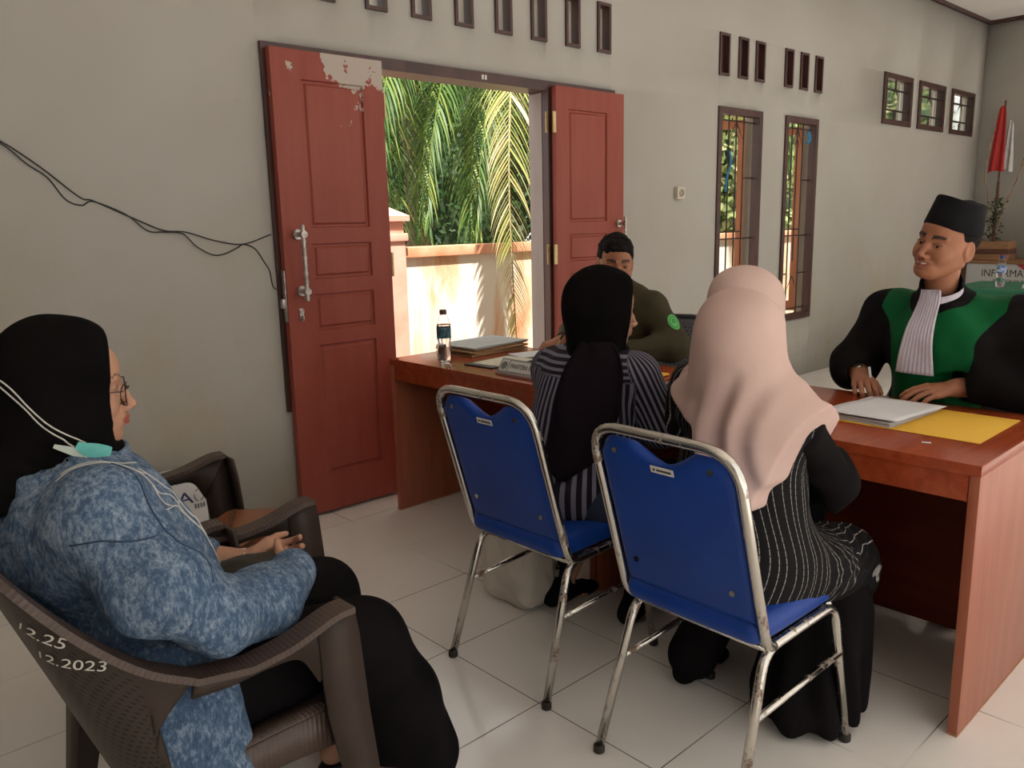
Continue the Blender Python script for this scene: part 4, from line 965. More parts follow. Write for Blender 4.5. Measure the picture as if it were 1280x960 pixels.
bottle('water bottle with a white and blue label on the green-covered table', 4.95, -1.075, .7475, mat('blue_cap', (.02, .03, .22), .4), labm('bottle_label_blue', (.45, .50, .55), (.03, .12, .42)), H=.235, R=.032, full=.6)
sheets('white_papers', 5.10, -1.30, .748, .30, .21, 10, 12, M_PAPER, 'white papers piled on the green-covered table', 'paper', tk=.0018)
# ------------------------------------------------------------------ anatomy
def skin_mat(name, c1, c2, lip, brow):
    m = mat(name, c1, .55, spec=.3, Subsurface_Weight=.0)
    v = coords(m); c = ramp(m, noise_fac(m, v, 14, 3), [(.35, c1), (.65, c2)])
    c = mix(m, attr(m, 'lip'), c, lip); c = mix(m, attr(m, 'brow'), c, brow); setcol(m, c)
    bump(m, noise_fac(m, v, 260, 2), .05, .001); return m
M_SKIN1 = skin_mat('skin_brown', (.30, .125, .068), (.36, .155, .088), (.24, .075, .055), (.025, .016, .012))
M_SKIN2 = skin_mat('skin_light', (.40, .205, .13), (.46, .245, .16), (.28, .075, .055), (.06, .035, .025))
M_HAIR = mottled('black_hair', (.006, .005, .005), (.014, .010, .009), 60, .8, spec=.08)
M_EYEW = mat('eye_white', (.40, .36, .32), .3); M_IRIS = mat('eye_dark', (.015, .008, .005), .12)

def head(F, smile=0., fem=False, cheek=0.):
    k_ = .5 if fem else 1.
    p = [ell((-.018, 0, .036), (.093, .074, .086), F, k=.02),
         ell((.026, 0, -.020), (.064, .061 + cheek, .084), F, k=.03),
         ell((.036, 0, .045), (.056, .060, .050), F, k=.02),
         ell((.060, 0, -.088), (.026, .028, .020), F, k=.028)]
    for s in (1, -1):
        p += [cone((-.006, s * (.056 + cheek), -.050), (.056, s * .020, -.088), .017, .016, F, k=.03),
              ell((.062, s * .036, -.026), (.022, .023, .024), F, k=.02)]
        if not fem or smile: p += [ell((.070, s * (.036), -.040), (.014, .015, .013), F, k=.014)]
        p += [cone((.086, s * .010, .019), (.073, s * .045, .024), .0065 * k_ + .002, .005, F, k=.012)]
    for s in (1, -1): p += [ell((.097, s * .030, .003), (.015, .019, .012), F, 's', k=.012)]
    for s in (1, -1):
        p += [ell((.0735, s * .0305, .002), (.0142, .0165, .0128), F, k=.004)]
        p += [ell((.0915, s * .0310, .0005), (.0095, .0125, .0036 if not smile else .0024), F, 's', k=.002)]
        p += [cone((.0865, s * .0185, .0065), (.0800, s * .0445, .0045), .0022, .0018, F, k=.003)]
    p += chain([(.085, 0, .014), (.097, 0, -.010), (.109, 0, -.030)], [.0055, .0068, .0090], F, k=.012)
    p += [ell((.110, 0, -.033), (.0105, .0105, .0090), F, k=.005)]
    for s in (1, -1):
        p += [ell((.099, s * .0125, -.0375), (.0115, .0078, .0078), F, k=.005)]
        p += [ell((.106, s * .0065, -.0440), (.0050, .0036, .0032), F, 's', k=.002)]
    p += [ell((.078, 0, -.060), (.020, .030, .021), F, k=.014)]
    p += [ell((.084 if not smile else .080, 0, -.0605), (.016, .022, .014), F, k=.008), ell((.078, 0, -.093), (.013, .017, .012), F, k=.012)]
    w = .024 + .009 * smile; zc = -.0600 + .006 * smile
    p += [cone((.1010, s * .001, -.0560), (.0860, s * w, zc), .0052, .0024, F, k=.004) for s in (1, -1)]
    p += [cone((.0990, s * .001, -.0668), (.0855, s * w * .9, zc - .001), .0062, .0026, F, k=.004) for s in (1, -1)]
    p += [cone((.1065, s * .001, -.0610), (.0880, s * (w + .002), zc), .0016 + .0030 * smile, .0014, F, 's', k=.0018) for s in (1, -1)]
    for s in (1, -1):
        Re = Rm(s * -18, 8, 0)
        p += [ell((-.014, s * .0765, -.008), (.0190, .0075, .0335), F, k=.005, R=Re), ell((-.011, s * .0830, -.004), (.0115, .0055, .0220), F, 's', k=.004, R=Re), ell((-.010, s * .0765, -.034), (.0075, .0050, .0085), F, k=.004)]
    p += [cone((-.020, 0, -.05), (-.038, 0, -.145), .050 if not fem else .042, .053 if not fem else .043, F, k=.012)]
    return p
def head_attrs(V, F, fem=False, smile=0.):
    Lc = (V - F.o) @ F.R / F.s; x, y, z = Lc[:, 0], np.abs(Lc[:, 1]), Lc[:, 2]
    front = x > .06; w = .025 + .006 * smile
    lip = np.clip((1 - np.sqrt((y / w) ** 2 + ((z + .0612 - .003 * smile * (y / w)) / .0105) ** 2)) * 5, 0, 1) * front * (x > .080)
    zc = .0255 + (.006 if fem else .0035) * np.sin(np.clip((y - .012) / .036, 0, 1) * PI * .8); th = .0042 * (1 - .45 * np.clip((y - .012) / .036, 0, 1)) * (.7 if fem else 2.1)
    brow = np.clip((1 - np.abs(z - zc) / th) * 2.5, 0, 1) * (y > .012) * (y < .050) * front
    q = np.sqrt(((y - .031) / .0135) ** 2 + ((z - .0035) / .0050) ** 2)
    lash = np.clip(1.25 - np.abs(q - 1) * 5, 0, 1) * (z > .002) * front * .85
    return {'lip': lip.astype(np.float32), 'brow': np.maximum(brow, lash).astype(np.float32)}
def eyes(F, parent, gaze=(1, 0, 0)):
    for s in (1, -1):
        g = Vector(gaze).normalized(); q = Vector((1, 0, 0)).rotation_difference(g).to_matrix().to_4x4()
        M_ = F.M() @ Matrix.Translation((.0743, s * .0305, .0008)) @ q @ Matrix.Rotation(PI / 2, 4, 'Y'); r = .0124
        mb = MB(); pr = [(r * math.sin(a), r * math.cos(a)) for a in np.linspace(0.02, PI - .02, 22)]
        mb.lathe(pr, 20, M=M_)
        o = mb.build('eye', [M_EYEW, M_IRIS], parent, smooth=True)
        for p_ in o.data.polygons:
            i = p_.index // 20
            if i < 4 and p_.index < 21 * 20: p_.material_index = 1
        o.data.polygons[len(pr) * 20 - 20].material_index = 1
def hand(F, left, curls, thumb=.4, spread=1., tcurl=.5):
    """F: wrist frame: x to the fingers, z out of the back of the hand, y to the left. Thumb lies at +y for a right hand with its back up"""
    s = 1 if not left else -1; p = []
    mcp = [(.088, .030, .004), (.092, .010, .007), (.088, -.011, .005), (.080, -.030, .000)]
    for m in mcp: p.append(cone((.012, m[1] * .45 * s, 0), (m[0] - .006, m[1] * s, m[2] - .004), .0165, .0110, F, k=.012))
    p.append(cone((-.05, 0, 0), (.012, 0, 0), .0245, .0235, F, k=.015))
    lens = [(.042, .025, .020), (.046, .029, .021), (.043, .027, .020), (.033, .020, .018)]
    for i, (m, ln) in enumerate(zip(mcp, lens)):
        q = V3(m[0] - .004, m[1] * s, m[2]); yaw = (.10, .02, -.06, -.15)[i] * spread * s; a = 0.; c = curls[i]
        rs = [.0098, .0086, .0080, .0070] if i < 3 else [.0088, .0077, .0070, .0062]
        for j, l in enumerate(ln):
            a += c * (.55, .75, .5)[j] if not isinstance(c, tuple) else c[j]
            d = V3(math.cos(a) * math.cos(yaw), math.sin(yaw), -math.sin(a)); q2 = q + d * l
            p.append(cone(q, q2, rs[j], rs[j + 1], F, k=.0028)); q = q2
    q = V3(.018, .022 * s, -.006); a = thumb
    d = V3(math.cos(a), math.sin(a) * s, -.35 * tcurl); d /= np.linalg.norm(d); q2 = q + d * .040; p.append(cone(q, q2, .0150, .0118, F, k=.012))
    d = V3(math.cos(a * .55), math.sin(a * .55) * s, -.5 * tcurl); d /= np.linalg.norm(d); q3 = q2 + d * .030; p.append(cone(q2, q3, .0110, .0098, F, k=.004))
    d = V3(math.cos(a * .2), math.sin(a * .2) * s, -.6 * tcurl); d /= np.linalg.norm(d); p.append(cone(q3, q3 + d * .024, .0097, .0078, F, k=.003))
    return p
def frame_from(o, x, z, s=1.):
    x = V3(*x); x /= np.linalg.norm(x); z = V3(*z); z = z - x * (z @ x); z /= np.linalg.norm(z); y = np.cross(z, x)
    return Fr(o, np.stack([x, y, z], 1), s)
def foot(F):
    return [cone((-.03, 0, .045), (.02, 0, .05), .035, .034, F, k=.03), ell((-.045, 0, .030), (.035, .032, .030), F, k=.02), cone((0, 0, .040), (.10, .005, .028), .034, .026, F, k=.03), ell((.125, .008, .020), (.050, .042, .019), F, k=.03)]
def bounds(prims_pts, pad): a = np.array(prims_pts, float); return a.min(0) - pad, a.max(0) + pad
def person(name, label, loc): return thing('person', label, 'person', loc, None)
def build_body(t, prims, lo, hi, h, m, F, fem=False, smile=0.):
    v, f = surf(prims, lo, hi, h, proj=2); at = head_attrs(v, F, fem, smile)
    return mk('body', v, f, m, t, attrs=at)
def cloth(t, name, prims, lo, hi, h, m, disp=None, attrf=None):
    v, f = surf(prims, lo, hi, h, disp); at = attrf(v) if attrf else None
    return mk(name, v, f, m, t, attrs=at)
def hijab_prims(F, opening=True, fx=.052, bulk=0.):
    p = [ell((-.030, 0, .030), (.108 + bulk, .090 + bulk, .105 + bulk), F, k=.03), rbox((.000, 0, .018), (.080, .080 + bulk * .5, .112), .056, F, k=.05), ell((-.01, 0, -.055), (.082, .075, .075), F, k=.04)]
    return p
def hijab_cut(F, fx=.052, tilt=0., zlow=-.098):
    pl = plane((fx, 0, 0), (1, 0, tilt), F, 'i', k=.010)[2]; lim = (F.R.T @ (V3(0, 0, 0))) ; R3 = F.R
    def cutf(P):
        zz = ((P - F.o) @ R3)[:, 2] / F.s; return pl(P) - np.clip((zlow - zz) * 3., 0, .3) * F.s
    return [('i', .010 * F.s, cutf), ell((.048, 0, -.012), (.090, .062, .098), F, 's', k=.006)]
def bottom_cut(pt, n, k=.004):
    n = V3(*n); n = n / np.linalg.norm(n); pt = V3(*pt); return ('i', k, lambda P: (P - pt) @ n)
M_DENIM = None
def denim():
    m = mat('washed_denim', (.1, .18, .3), .85, spec=.2); v = coords(m)
    a = noise_fac(m, v, 30, 8, .75, .6); b = noise_fac(m, coords(m, (1, 1, .4), rot=(.5, .4, 0)), 130, 5, .8); c = noise_fac(m, v, 2.2, 2)
    s = math_(m, 'ADD', math_(m, 'MULTIPLY', a, .42), math_(m, 'ADD', math_(m, 'MULTIPLY', b, .58), math_(m, 'MULTIPLY', c, .2)))
    setcol(m, ramp(m, s, [(.42, (.022, .042, .085)), (.57, (.060, .105, .175)), (.72, (.26, .32, .40))])); bump(m, b, .35, .002); return m
M_DENIM = denim()
M_HIJB = mottled('black_hijab_cloth', (.0035, .003, .003), (.006, .005, .005), 8, .95, spec=.06)
M_TROU = mottled('black_cloth', (.0045, .0038, .0042), (.008, .0065, .007), 8, .92, spec=.08)
M_MASK = mottled('turquoise_mask', (.10, .42, .38), (.16, .52, .47), 20, .7); M_MASKW = mat('white_elastic', (.55, .53, .48), .7)
def folds(f, a, s, f2=None, a2=None):
    return lambda P: wob(P, f, a, s) + (wob(P, f2, a2, s + 2.) if f2 else 0)

# ================================================================== woman in denim, foreground left
t = person('p', 'woman in a washed denim jacket and black headscarf seated in profile with folded hands', (-1.40, -1.56, 0))
F = Fr((-1.452, -1.552, 1.036), Rm(-14, 3, 0), .88)
sR, sL = (-1.465, -1.715, .860), (-1.450, -1.405, .860)
eR, eL = (-1.330, -1.785, .665), (-1.310, -1.365, .650)
wR, wL = (-1.105, -1.625, .620), (-1.125, -1.465, .602)
FL = frame_from(wL, (1., -.45, .06), (.35, .85, -.40), .80); FRh = frame_from(wR, (.42, .90, -.02), (.75, -.35, .55), .80)
hR, kR, aR = (-1.30, -1.645, .475), (-.975, -1.655, .430), (-.880, -1.620, .09)
hL, kL, aL = (-1.30, -1.470, .475), (-.930, -1.400, .430), (-.900, -1.420, .09)
body = head(F, fem=True) + [cone((-1.47, -1.56, .86), (-1.38, -1.56, .56), .06, .10, k=.03), cone(sR, sL, .04, .04, k=.05)]
body += chain([sR, eR, wR], [.038, .032, .024], k=.01) + chain([sL, eL, wL], [.038, .032, .024], k=.01)
body += hand(FL, True, [(.35, .75, .4), (.45, .8, .5), (.6, .8, .6), (.7, .9, .6)], .55, .7, -.4) + hand(FRh, False, [(.3, .4, .3), (.4, .5, .3), (.5, .6, .4), (.6, .6, .4)], .7, .8, -.2)
body += chain([hR, kR, aR], [.07, .05, .032], k=.02) + chain([hL, kL, aL], [.07, .05, .032], k=.02)
FfR = Fr((-.880, -1.620, .004), Rm(-8), .9); FfL = Fr((-.900, -1.420, .004), Rm(5), .9)
body += foot(FfR) + foot(FfL)
build_body(t, body, (-1.62, -1.92, -.01), (-.66, -1.28, 1.19), .0036, M_SKIN2, F, True)
eyes(F, t, (1, .05, -.05))
hj = hijab_prims(F, bulk=.002) + [cone((-1.455, -1.562, .965), (-1.455, -1.565, .88), .066, .090, k=.04), cone((-1.53, -1.54, .96), (-1.60, -1.56, .84), .05, .06, k=.05)] + hijab_cut(F, .074, .03, -.10) + [bottom_cut((-1.46, -1.56, .872), (.1, 0, -1))]
cloth(t, 'headscarf', hj, (-1.72, -1.74, .80), (-1.33, -1.38, 1.22), .006, M_HIJB, lambda P: wob(P, 26, .0025, 1.) + .002 * np.sin((P[:, 2] * 1.2 + P[:, 0]) * 120) * np.clip((1.0 - P[:, 2]) * 8, 0, 1))
# jacket
jk = [cone((-1.445, -1.56, .80), (-1.345, -1.56, .53), .145, .150, k=.06), ell((-1.46, -1.56, .80), (.125, .185, .115), k=.05), cone((-1.46, -1.68, .855), (-1.46, -1.44, .855), .070, .070, k=.05), ell((-1.375, -1.56, .70), (.10, .14, .13), k=.05),
      cone((-1.47, -1.56, .885), (-1.465, -1.56, .915), .082, .074, k=.02)]
jk += chain([sR, (-1.415, -1.780, .75), eR], [.078, .076, .064], k=.03) + chain([eR, (-1.21, -1.725, .636), (-1.125, -1.645, .62)], [.062, .056, .048], k=.03) + [ell((-1.115, -1.635, .622), (.050, .05, .050), k=.012)]
jk += chain([sL, (-1.36, -1.355, .74), eL], [.075, .072, .062], k=.03) + chain([eL, (-1.205, -1.415, .618)], [.058, .042], k=.03) + [ell((-1.205, -1.415, .618), (.040, .038, .040), k=.012)]
jk += [cone((-1.42, -1.70, .55), (-1.37, -1.765, .36), .085, .055, k=.05), cone((-1.36, -1.74, .50), (-1.335, -1.772, .22), .060, .050, k=.04), cone((-1.42, -1.45, .52), (-1.36, -1.37, .42), .07, .05, k=.05), cone((-1.335, -1.752, .47), (-1.305, -1.770, .33), .050, .045, k=.04)]
jk += [cone((-1.095, -1.615, .618), (-1.02, -1.52, .61), .034, .034, op='s', k=.006), cone((-1.175, -1.435, .612), (-1.05, -1.52, .60), .028, .028, op='s', k=.006), cone((-1.47, -1.56, .90), (-1.465, -1.56, .96), .070, .066, op='s', k=.006)]
jdisp = lambda P: wob(P, 17, .009, 3.) + wob(P, 40, .0042, 5.) + wob(P, 95, .0009, 1.)
cloth(t, 'denim_jacket', jk, (-1.70, -1.96, .10), (-1.05, -1.22, 1.0), .0065, M_DENIM, jdisp)
jo = t.children[-1]
cloth(t, 'jacket_collar', [cone((-1.468, -1.56, .880), (-1.462, -1.56, .922), .104, .094, k=.02), cone((-1.468, -1.56, .86), (-1.458, -1.56, .96), .086, .080, op='s', k=.004), bottom_cut((-1.46, -1.56, .868), (0, 0, -1), .004), bottom_cut((-1.46, -1.56, .928), (-.1, 0, 1), .006)], (-1.62, -1.72, .84), (-1.32, -1.40, .96), .005, M_DENIM, lambda P: wob(P, 40, .002, 1.))
M_THREAD = mottled('pale_thread', (.45, .44, .42), (.58, .57, .54), 40, .8)
def seam(pts, name='stitching', r=.0012, m=None, off=.001, n=8, prims=None, disp=None, par=None):
    P = spline(pts, n); Q = onto(prims or jk, P, off, disp=disp or jdisp); MB().tube([tuple(q) for q in Q], r, 6).build(name, m or M_THREAD, par or jo, smooth=True)
for P_ in ([(-1.395, -1.66, .900), (-1.36, -1.66, .865), (-1.34, -1.66, .86), (-1.31, -1.64, .82), (-1.28, -1.62, .76)],
           [(-1.42, -1.68, .915), (-1.375, -1.69, .87), (-1.335, -1.67, .85), (-1.30, -1.66, .80), (-1.265, -1.64, .73)],
           [(-1.385, -1.73, .845), (-1.35, -1.70, .838), (-1.315, -1.68, .835), (-1.29, -1.66, .79), (-1.26, -1.64, .76), (-1.25, -1.64, .72), (-1.24, -1.63, .69)],
           [(-1.40, -1.70, .88), (-1.37, -1.69, .85), (-1.33, -1.67, .83), (-1.30, -1.65, .84), (-1.29, -1.64, .80), (-1.27, -1.63, .79), (-1.275, -1.62, .74), (-1.25, -1.62, .72)],
           [(-1.50, -1.66, .918), (-1.46, -1.67, .915), (-1.42, -1.66, .912), (-1.39, -1.64, .905)], [(-1.50, -1.68, .900), (-1.46, -1.69, .897), (-1.42, -1.68, .893), (-1.385, -1.66, .888)]): seam(P_)
M_SEAM = mat('dark_denim_seam', (.02, .04, .09), .8)
seam([(-1.44, -1.70, .93), (-1.41, -1.78, .86), (-1.40, -1.80, .80), (-1.40, -1.79, .74), (-1.43, -1.80, .70)], 'shoulder_seam', .0014, M_SEAM, .0005)
seam([(-1.56, -1.78, .84), (-1.50, -1.80, .85), (-1.42, -1.79, .82)], 'shoulder_seam', .0014, M_SEAM, .0005)
# trousers
tr = chain([hR, kR], [.120, .088], k=.05) + chain([kR, (-.885, -1.64, .25), (-.850, -1.63, .085)], [.086, .092, .108], k=.04) + chain([hL, kL], [.120, .088], k=.05) + chain([kL, (-.905, -1.42, .25), (-.89, -1.43, .085)], [.086, .090, .102], k=.04) + [ell((-1.32, -1.56, .47), (.12, .17, .070), k=.05)]
tr += [bottom_cut((-.78, -1.6, .045), (-.5, 0, -1)), cone((-.85, -1.62, -.02), (-.86, -1.62, .10), .088, .07, op='s', k=.01), cone((-.89, -1.42, -.02), (-.89, -1.42, .10), .085, .07, op='s', k=.01)]
cloth(t, 'black_trousers', tr, (-1.60, -1.85, .0), (-.66, -1.24, .66), .008, M_TROU, lambda P: wob(P * np.array([1, 1, .4], np.float32), 24, .006, 2.) + .012 * (P[:, 2] < .4) * np.sin(np.arctan2(P[:, 1] + 1.62, P[:, 0] + .86) * 5) * np.clip(.35 - P[:, 2], 0, .3) * 2)
# sandals with pearl dotted strap
M_STRAP = mat('black_strap', (.01, .009, .009), .5); M_PEARL = mat('pearl', (.75, .72, .66), .25)
for Ff, p0 in ((FfR, body), (FfL, body)):
    so = [ell((.035, .002, -.004), (.125, .046, .012), Ff, k=.01)]; v, f = surf(so, tuple(Ff.o - .16), tuple(Ff.o + np.array([.18, .16, .03])), .006); v[:, 2] = np.maximum(v[:, 2], .0005)
    sh = mk('sandal', v, f, M_STRAP, t); sh['label'] = 'black sandal'
    ring = [Ff.w((.03 + .012 * math.sin(a), .040 * math.cos(a), .035 + .036 * math.sin(a))) for a in np.linspace(-.3, PI + .3, 24)]
    Q = onto(body, ring, .0018); MB().strip([tuple(q) for q in Q], .022, .003, side=tuple(Ff.R[:, 0])).build('strap', M_STRAP, sh)
    Q2 = onto(body, ring[2:-2:3], .005)
    for q in Q2:
        for dx in (-.006, .006): MB().lathe([(.0002, -.0025), (.0018, -.002), (.0026, 0), (.0018, .002), (.0002, .0025)], 8, M=Matrix.Translation(tuple(q + Ff.R[:, 0] * dx))).build('pearl', M_PEARL, sh, smooth=True)
# face mask pulled under the chin, with its loops over the scarf
mk_ = thing('face_mask', 'turquoise surgical mask pulled down under the chin, white loops over the black scarf', 'mask', (-1.40, -1.62, .93))
hdisp = lambda P: wob(P, 26, .0025, 1.)
Q = onto(hj, [(-1.470, -1.640, .962), (-1.455, -1.645, .952), (-1.435, -1.640, .944), (-1.422, -1.634, .938)], .008, disp=hdisp)
MB().strip([tuple(q) for q in spline([tuple(q) for q in Q], 5)], [.012, .014, .016, .018, .020, .022, .023, .024, .024, .024, .023, .022, .022, .020, .020, .018, .018], .005, side=(.25, 0, 1)).build('mask_cloth', M_MASK, mk_, smooth=False)
Q = onto(hj, [(-1.500, -1.630, .965), (-1.475, -1.645, .952), (-1.45, -1.645, .942)], .007, disp=hdisp)
MB().strip([tuple(q) for q in Q], [.006, .014, .010], .004, side=(.2, 0, 1)).build('mask_edge', mat('mask_white', (.50, .56, .50), .7), mk_)
for P_ in ([(-1.455, -1.64, .962), (-1.50, -1.65, .99), (-1.54, -1.64, 1.03), (-1.57, -1.62, 1.07), (-1.60, -1.57, 1.10), (-1.60, -1.52, 1.11)], [(-1.47, -1.645, .955), (-1.52, -1.65, .995), (-1.55, -1.63, 1.035), (-1.585, -1.60, 1.075), (-1.60, -1.55, 1.10)]):
    Q = onto(hj, spline(P_, 8), .0015, disp=hdisp); MB().tube([tuple(q) for q in Q], .0013, 6).build('ear_loop', M_MASKW, mk_, smooth=True)
# spectacles
M_WIRE = mat('thin_wire_frame', (.10, .08, .07), .3, .9); M_LENS = mat('lens', (.98, .99, 1), .02, Transmission_Weight=1., IOR=1.08)
gl = thing('eyeglasses', 'thin round wire eyeglasses worn by the woman in denim', 'glasses', tuple(F.w((.1, 0, 0))))
for s in (1, -1):
    MB().tube([F.w((.101 - .012 * abs(math.cos(a)) * (math.cos(a) > 0), s * (.034 + .0245 * math.cos(a)), -.006 + .0225 * math.sin(a))) for a in np.linspace(0, 2 * PI, 28, endpoint=False)], .0013, 6, closed=True).build('lens_rim', M_WIRE, gl, smooth=True)
    MB().tube([F.w(p) for p in spline([(.094, s * .056, .002), (.05, s * .072, .004), (.0, s * .080, .006)], 4)], .0012, 6).build('temple_arm', M_WIRE, gl, smooth=True)
MB().tube([F.w((.104, -.0105, .0)), F.w((.108, 0, .003)), F.w((.104, .0105, .0))], .0013, 6).build('bridge', M_WIRE, gl, smooth=True)
# wrist watch
wt = thing('wristwatch', 'small silver wristwatch on the bare wrist of the woman in denim', 'watch', tuple(FL.w((-.012, 0, 0))))
MB().tube([FL.w((-.016, .031 * math.cos(a), .031 * math.sin(a))) for a in np.linspace(0, 2 * PI, 24, endpoint=False)], .0028, 6, closed=True, flat=(1, 1)).tube([FL.w((-.009, .031 * math.cos(a), .031 * math.sin(a))) for a in np.linspace(0, 2 * PI, 24, endpoint=False)], .0028, 6, closed=True).build('watch_band', M_STEEL, wt, smooth=True)
Mw = FL.M() @ Matrix.Rotation(math.radians(95), 4, 'X') @ Matrix.Translation((-.012, 0, .0315))
MB().lathe([(.0095, -.002), (.010, 0), (.010, .004), (.0085, .005)], 20, M=Mw).build('watch_case', mat('watch_silver', (.62, .58, .48), .3, .6), wt)
# pouch on her lap
M_OLV = mottled('olive_leather', (.018, .017, .012), (.034, .031, .022), 8, .42, spec=.2, bmp=.15, bscale=90)
pr = [ell((-1.180, -1.575, .625), (.115, .055, .034), R=Rm(-12, 2, 0)), ell((-1.11, -1.57, .612), (.05, .05, .026), k=.02)]
v, f = surf(pr, (-1.38, -1.68, .50), (-1.0, -1.42, .66), .006, lambda P: wob(P, 60, .004, 2.))
o = mk('leather_pouch', v, f, M_OLV); tag(o, 'dark olive leather pouch on the lap of the woman in denim', 'pouch')

# ================================================================== woman in striped blouse
t = person('p', 'woman in striped navy blouse and black headscarf on the left blue chair, seen from behind', (-.12, -1.43, 0))
F = Fr((.062, -1.440, 1.030), Rm(-33, 8, 0), .90)
sR, sL = (.040, -1.585, .850), (.000, -1.270, .845)
eR, eL = (.085, -1.635, .700), (.10, -1.215, .690)
wR, wL = (.315, -1.53, .735), (.32, -1.31, .735)
kR, aR = (.29, -1.54, .45), (.17, -1.49, .09); kL, aL = (.27, -1.30, .45), (.09, -1.235, .09)
FHR = frame_from(wR, (1, .2, -.06), (0, 0, 1), .85); FHL = frame_from(wL, (1, -.3, -.06), (0, 0, 1), .85)
body = head(F, fem=True) + [cone((.02, -1.43, .86), (-.08, -1.43, .55), .06, .10, k=.03), cone(sR, sL, .035, .035, k=.05)] + chain([sR, eR, wR], [.036, .030, .022]) + chain([sL, eL, wL], [.036, .030, .022])
body += hand(FHR, False, [.35, .35, .4, .45], .5) + hand(FHL, True, [.35, .35, .4, .45], .5) + chain([(-.08, -1.51, .47), kR, aR], [.07, .05, .034]) + chain([(-.08, -1.35, .47), kL, aL], [.07, .05, .034])
F1, F2 = Fr((.155, -1.485, .006), Rm(10), .9), Fr((.075, -1.235, .006), Rm(-5), .9)
body += foot(F1) + foot(F2)
build_body(t, body, (-.25, -1.75, -.01), (.47, -1.12, 1.18), .0055, M_SKIN2, F, True)
hj = hijab_prims(F, bulk=.012) + [cone((.02, -1.45, .99), (-.01, -1.46, .90), .098, .082, k=.05), ell((.02, -1.45, .905), (.08, .085, .05), k=.04)] + hijab_cut(F, .064, -.02) + [bottom_cut((0, -1.43, .855), (0, 0, -1))]
cloth(t, 'headscarf', hj, (-.17, -1.62, .80), (.25, -1.22, 1.21), .006, M_HIJB, lambda P: wob(P, 24, .0025, 3.) + .0015 * np.sin((P[:, 0] * .8 + P[:, 1] + P[:, 2] * .3) * 150) * np.clip((1.05 - P[:, 2]) * 6, 0, 1))
bl = [cone((.00, -1.43, .82), (-.095, -1.425, .52), .125, .160, k=.06), ell((.00, -1.43, .82), (.105, .180, .085), k=.04), ell((-.035, -1.43, .66), (.120, .185, .26), k=.05), cone((.03, -1.56, .855), (.0, -1.30, .855), .055, .055, k=.05), cone((-.09, -1.42, .50), (-.05, -1.43, .46), .165, .15, k=.03), bottom_cut((0, 0, .452), (0, 0, -1), .01)]
arm = [cone(sR, eR, .070, .064, k=.03), cone(eR, (.25, -1.55, .745), .060, .050, k=.03), cone(sL, eL, .066, .062, k=.03), cone(eL, (.26, -1.33, .745), .058, .048, k=.03)]
jdb = lambda P: wob(P, 20, .007, 2.) + wob(P, 48, .0018, 4.)
def stripe_attr(v):
    dT = ev(bl[:5], v); dA = ev(arm, v); isarm = dA < dT - .004
    az = np.arctan2(v[:, 1] + 1.43, -(v[:, 0] - .03)); s_t = az * .155 + 0
    yoke = (v[:, 2] > .852 + .05 * (v[:, 1] + 1.43)) & ~isarm
    s = s_t.copy(); s[yoke] = v[yoke, 2] * .95 + .02 * v[yoke, 1]
    for A, B in ((sR, eR), (eR, (.25, -1.55, .745)), (sL, eL), (eL, (.26, -1.33, .745))):
        pass
    for sg, A, B in ((1, V3(*sR), V3(*eR)), (1, V3(*sL), V3(*eL))):
        near = isarm & ((v[:, 1] < -1.43) == (A[1] < -1.43)); ax = (B - A) / np.linalg.norm(B - A); r = v - A
        u = np.cross(ax, V3(1, 0, .3)); u /= np.linalg.norm(u); w = np.cross(ax, u); s[near] = (np.arctan2(r[near] @ u, r[near] @ w) * .072)
    return {'s': s}
M_STRP = mat('striped_cotton', (.1, .1, .1), .8, spec=.2); fr_ = math_(M_STRP, 'FRACT', math_(M_STRP, 'MULTIPLY', attr(M_STRP, 's'), 1 / .0175))
setcol(M_STRP, mix(M_STRP, math_(M_STRP, 'GREATER_THAN', fr_, .55), (.014, .010, .019), (.185, .18, .235)))
cloth(t, 'striped_blouse', bl + arm, (-.32, -1.80, .42), (.36, -1.10, .96), .0055, M_STRP, jdb, stripe_attr)
# long tail of the scarf down the back
left = [(-1.47, .955), (-1.452, .88), (-1.452, .80), (-1.458, .71), (-1.475, .62), (-1.515, .580)]; right = [(-1.545, .955), (-1.60, .89), (-1.622, .81), (-1.620, .74), (-1.60, .66), (-1.53, .577)]
Lp = spline(left, 6); Rp = spline(right, 6); pts = []
for (a, b) in zip(Lp, Rp):
    for j in range(15): u = j / 14; pts.append((-.45, a[0] + (b[0] - a[0]) * u, a[1] + (b[1] - a[1]) * u))
Q = march(bl + arm + [ell((.02, -1.43, .905), (.08, .10, .05), k=.04), cone((.02, -1.45, .99), (-.01, -1.46, .90), .100, .084, k=.04)], pts, np.tile(V3(1, 0, 0), (len(pts), 1)), .006, jdb, .62)
Qr = Q.reshape(-1, 15, 3); Qr[:, :, 0] = np.minimum(Qr[:, :, 0], np.median(Qr[:, :, 0], axis=1)[:, None] + .05); Q = Qr.reshape(-1, 3)
Q[:, 0] += np.repeat(np.clip(1 - np.arange(len(Lp)) / 5., 0, 1) * .012, 15)
Q[:, 0] -= .004 + .004 * np.sin(np.array([i % 15 for i in range(len(pts))]) * .9)
o = MB().grid([[tuple(Q[i * 15 + j]) for j in range(15)] for i in range(len(Lp))]).build('scarf_tail', mottled('dark_plum_scarf', (.007, .0045, .006), (.011, .007, .010), 6, .9, spec=.08), t, smooth=True); solid(o, .005, 0)
M_NAVY = mottled('navy_cloth', (.006, .014, .035), (.010, .022, .050), 6, .85)
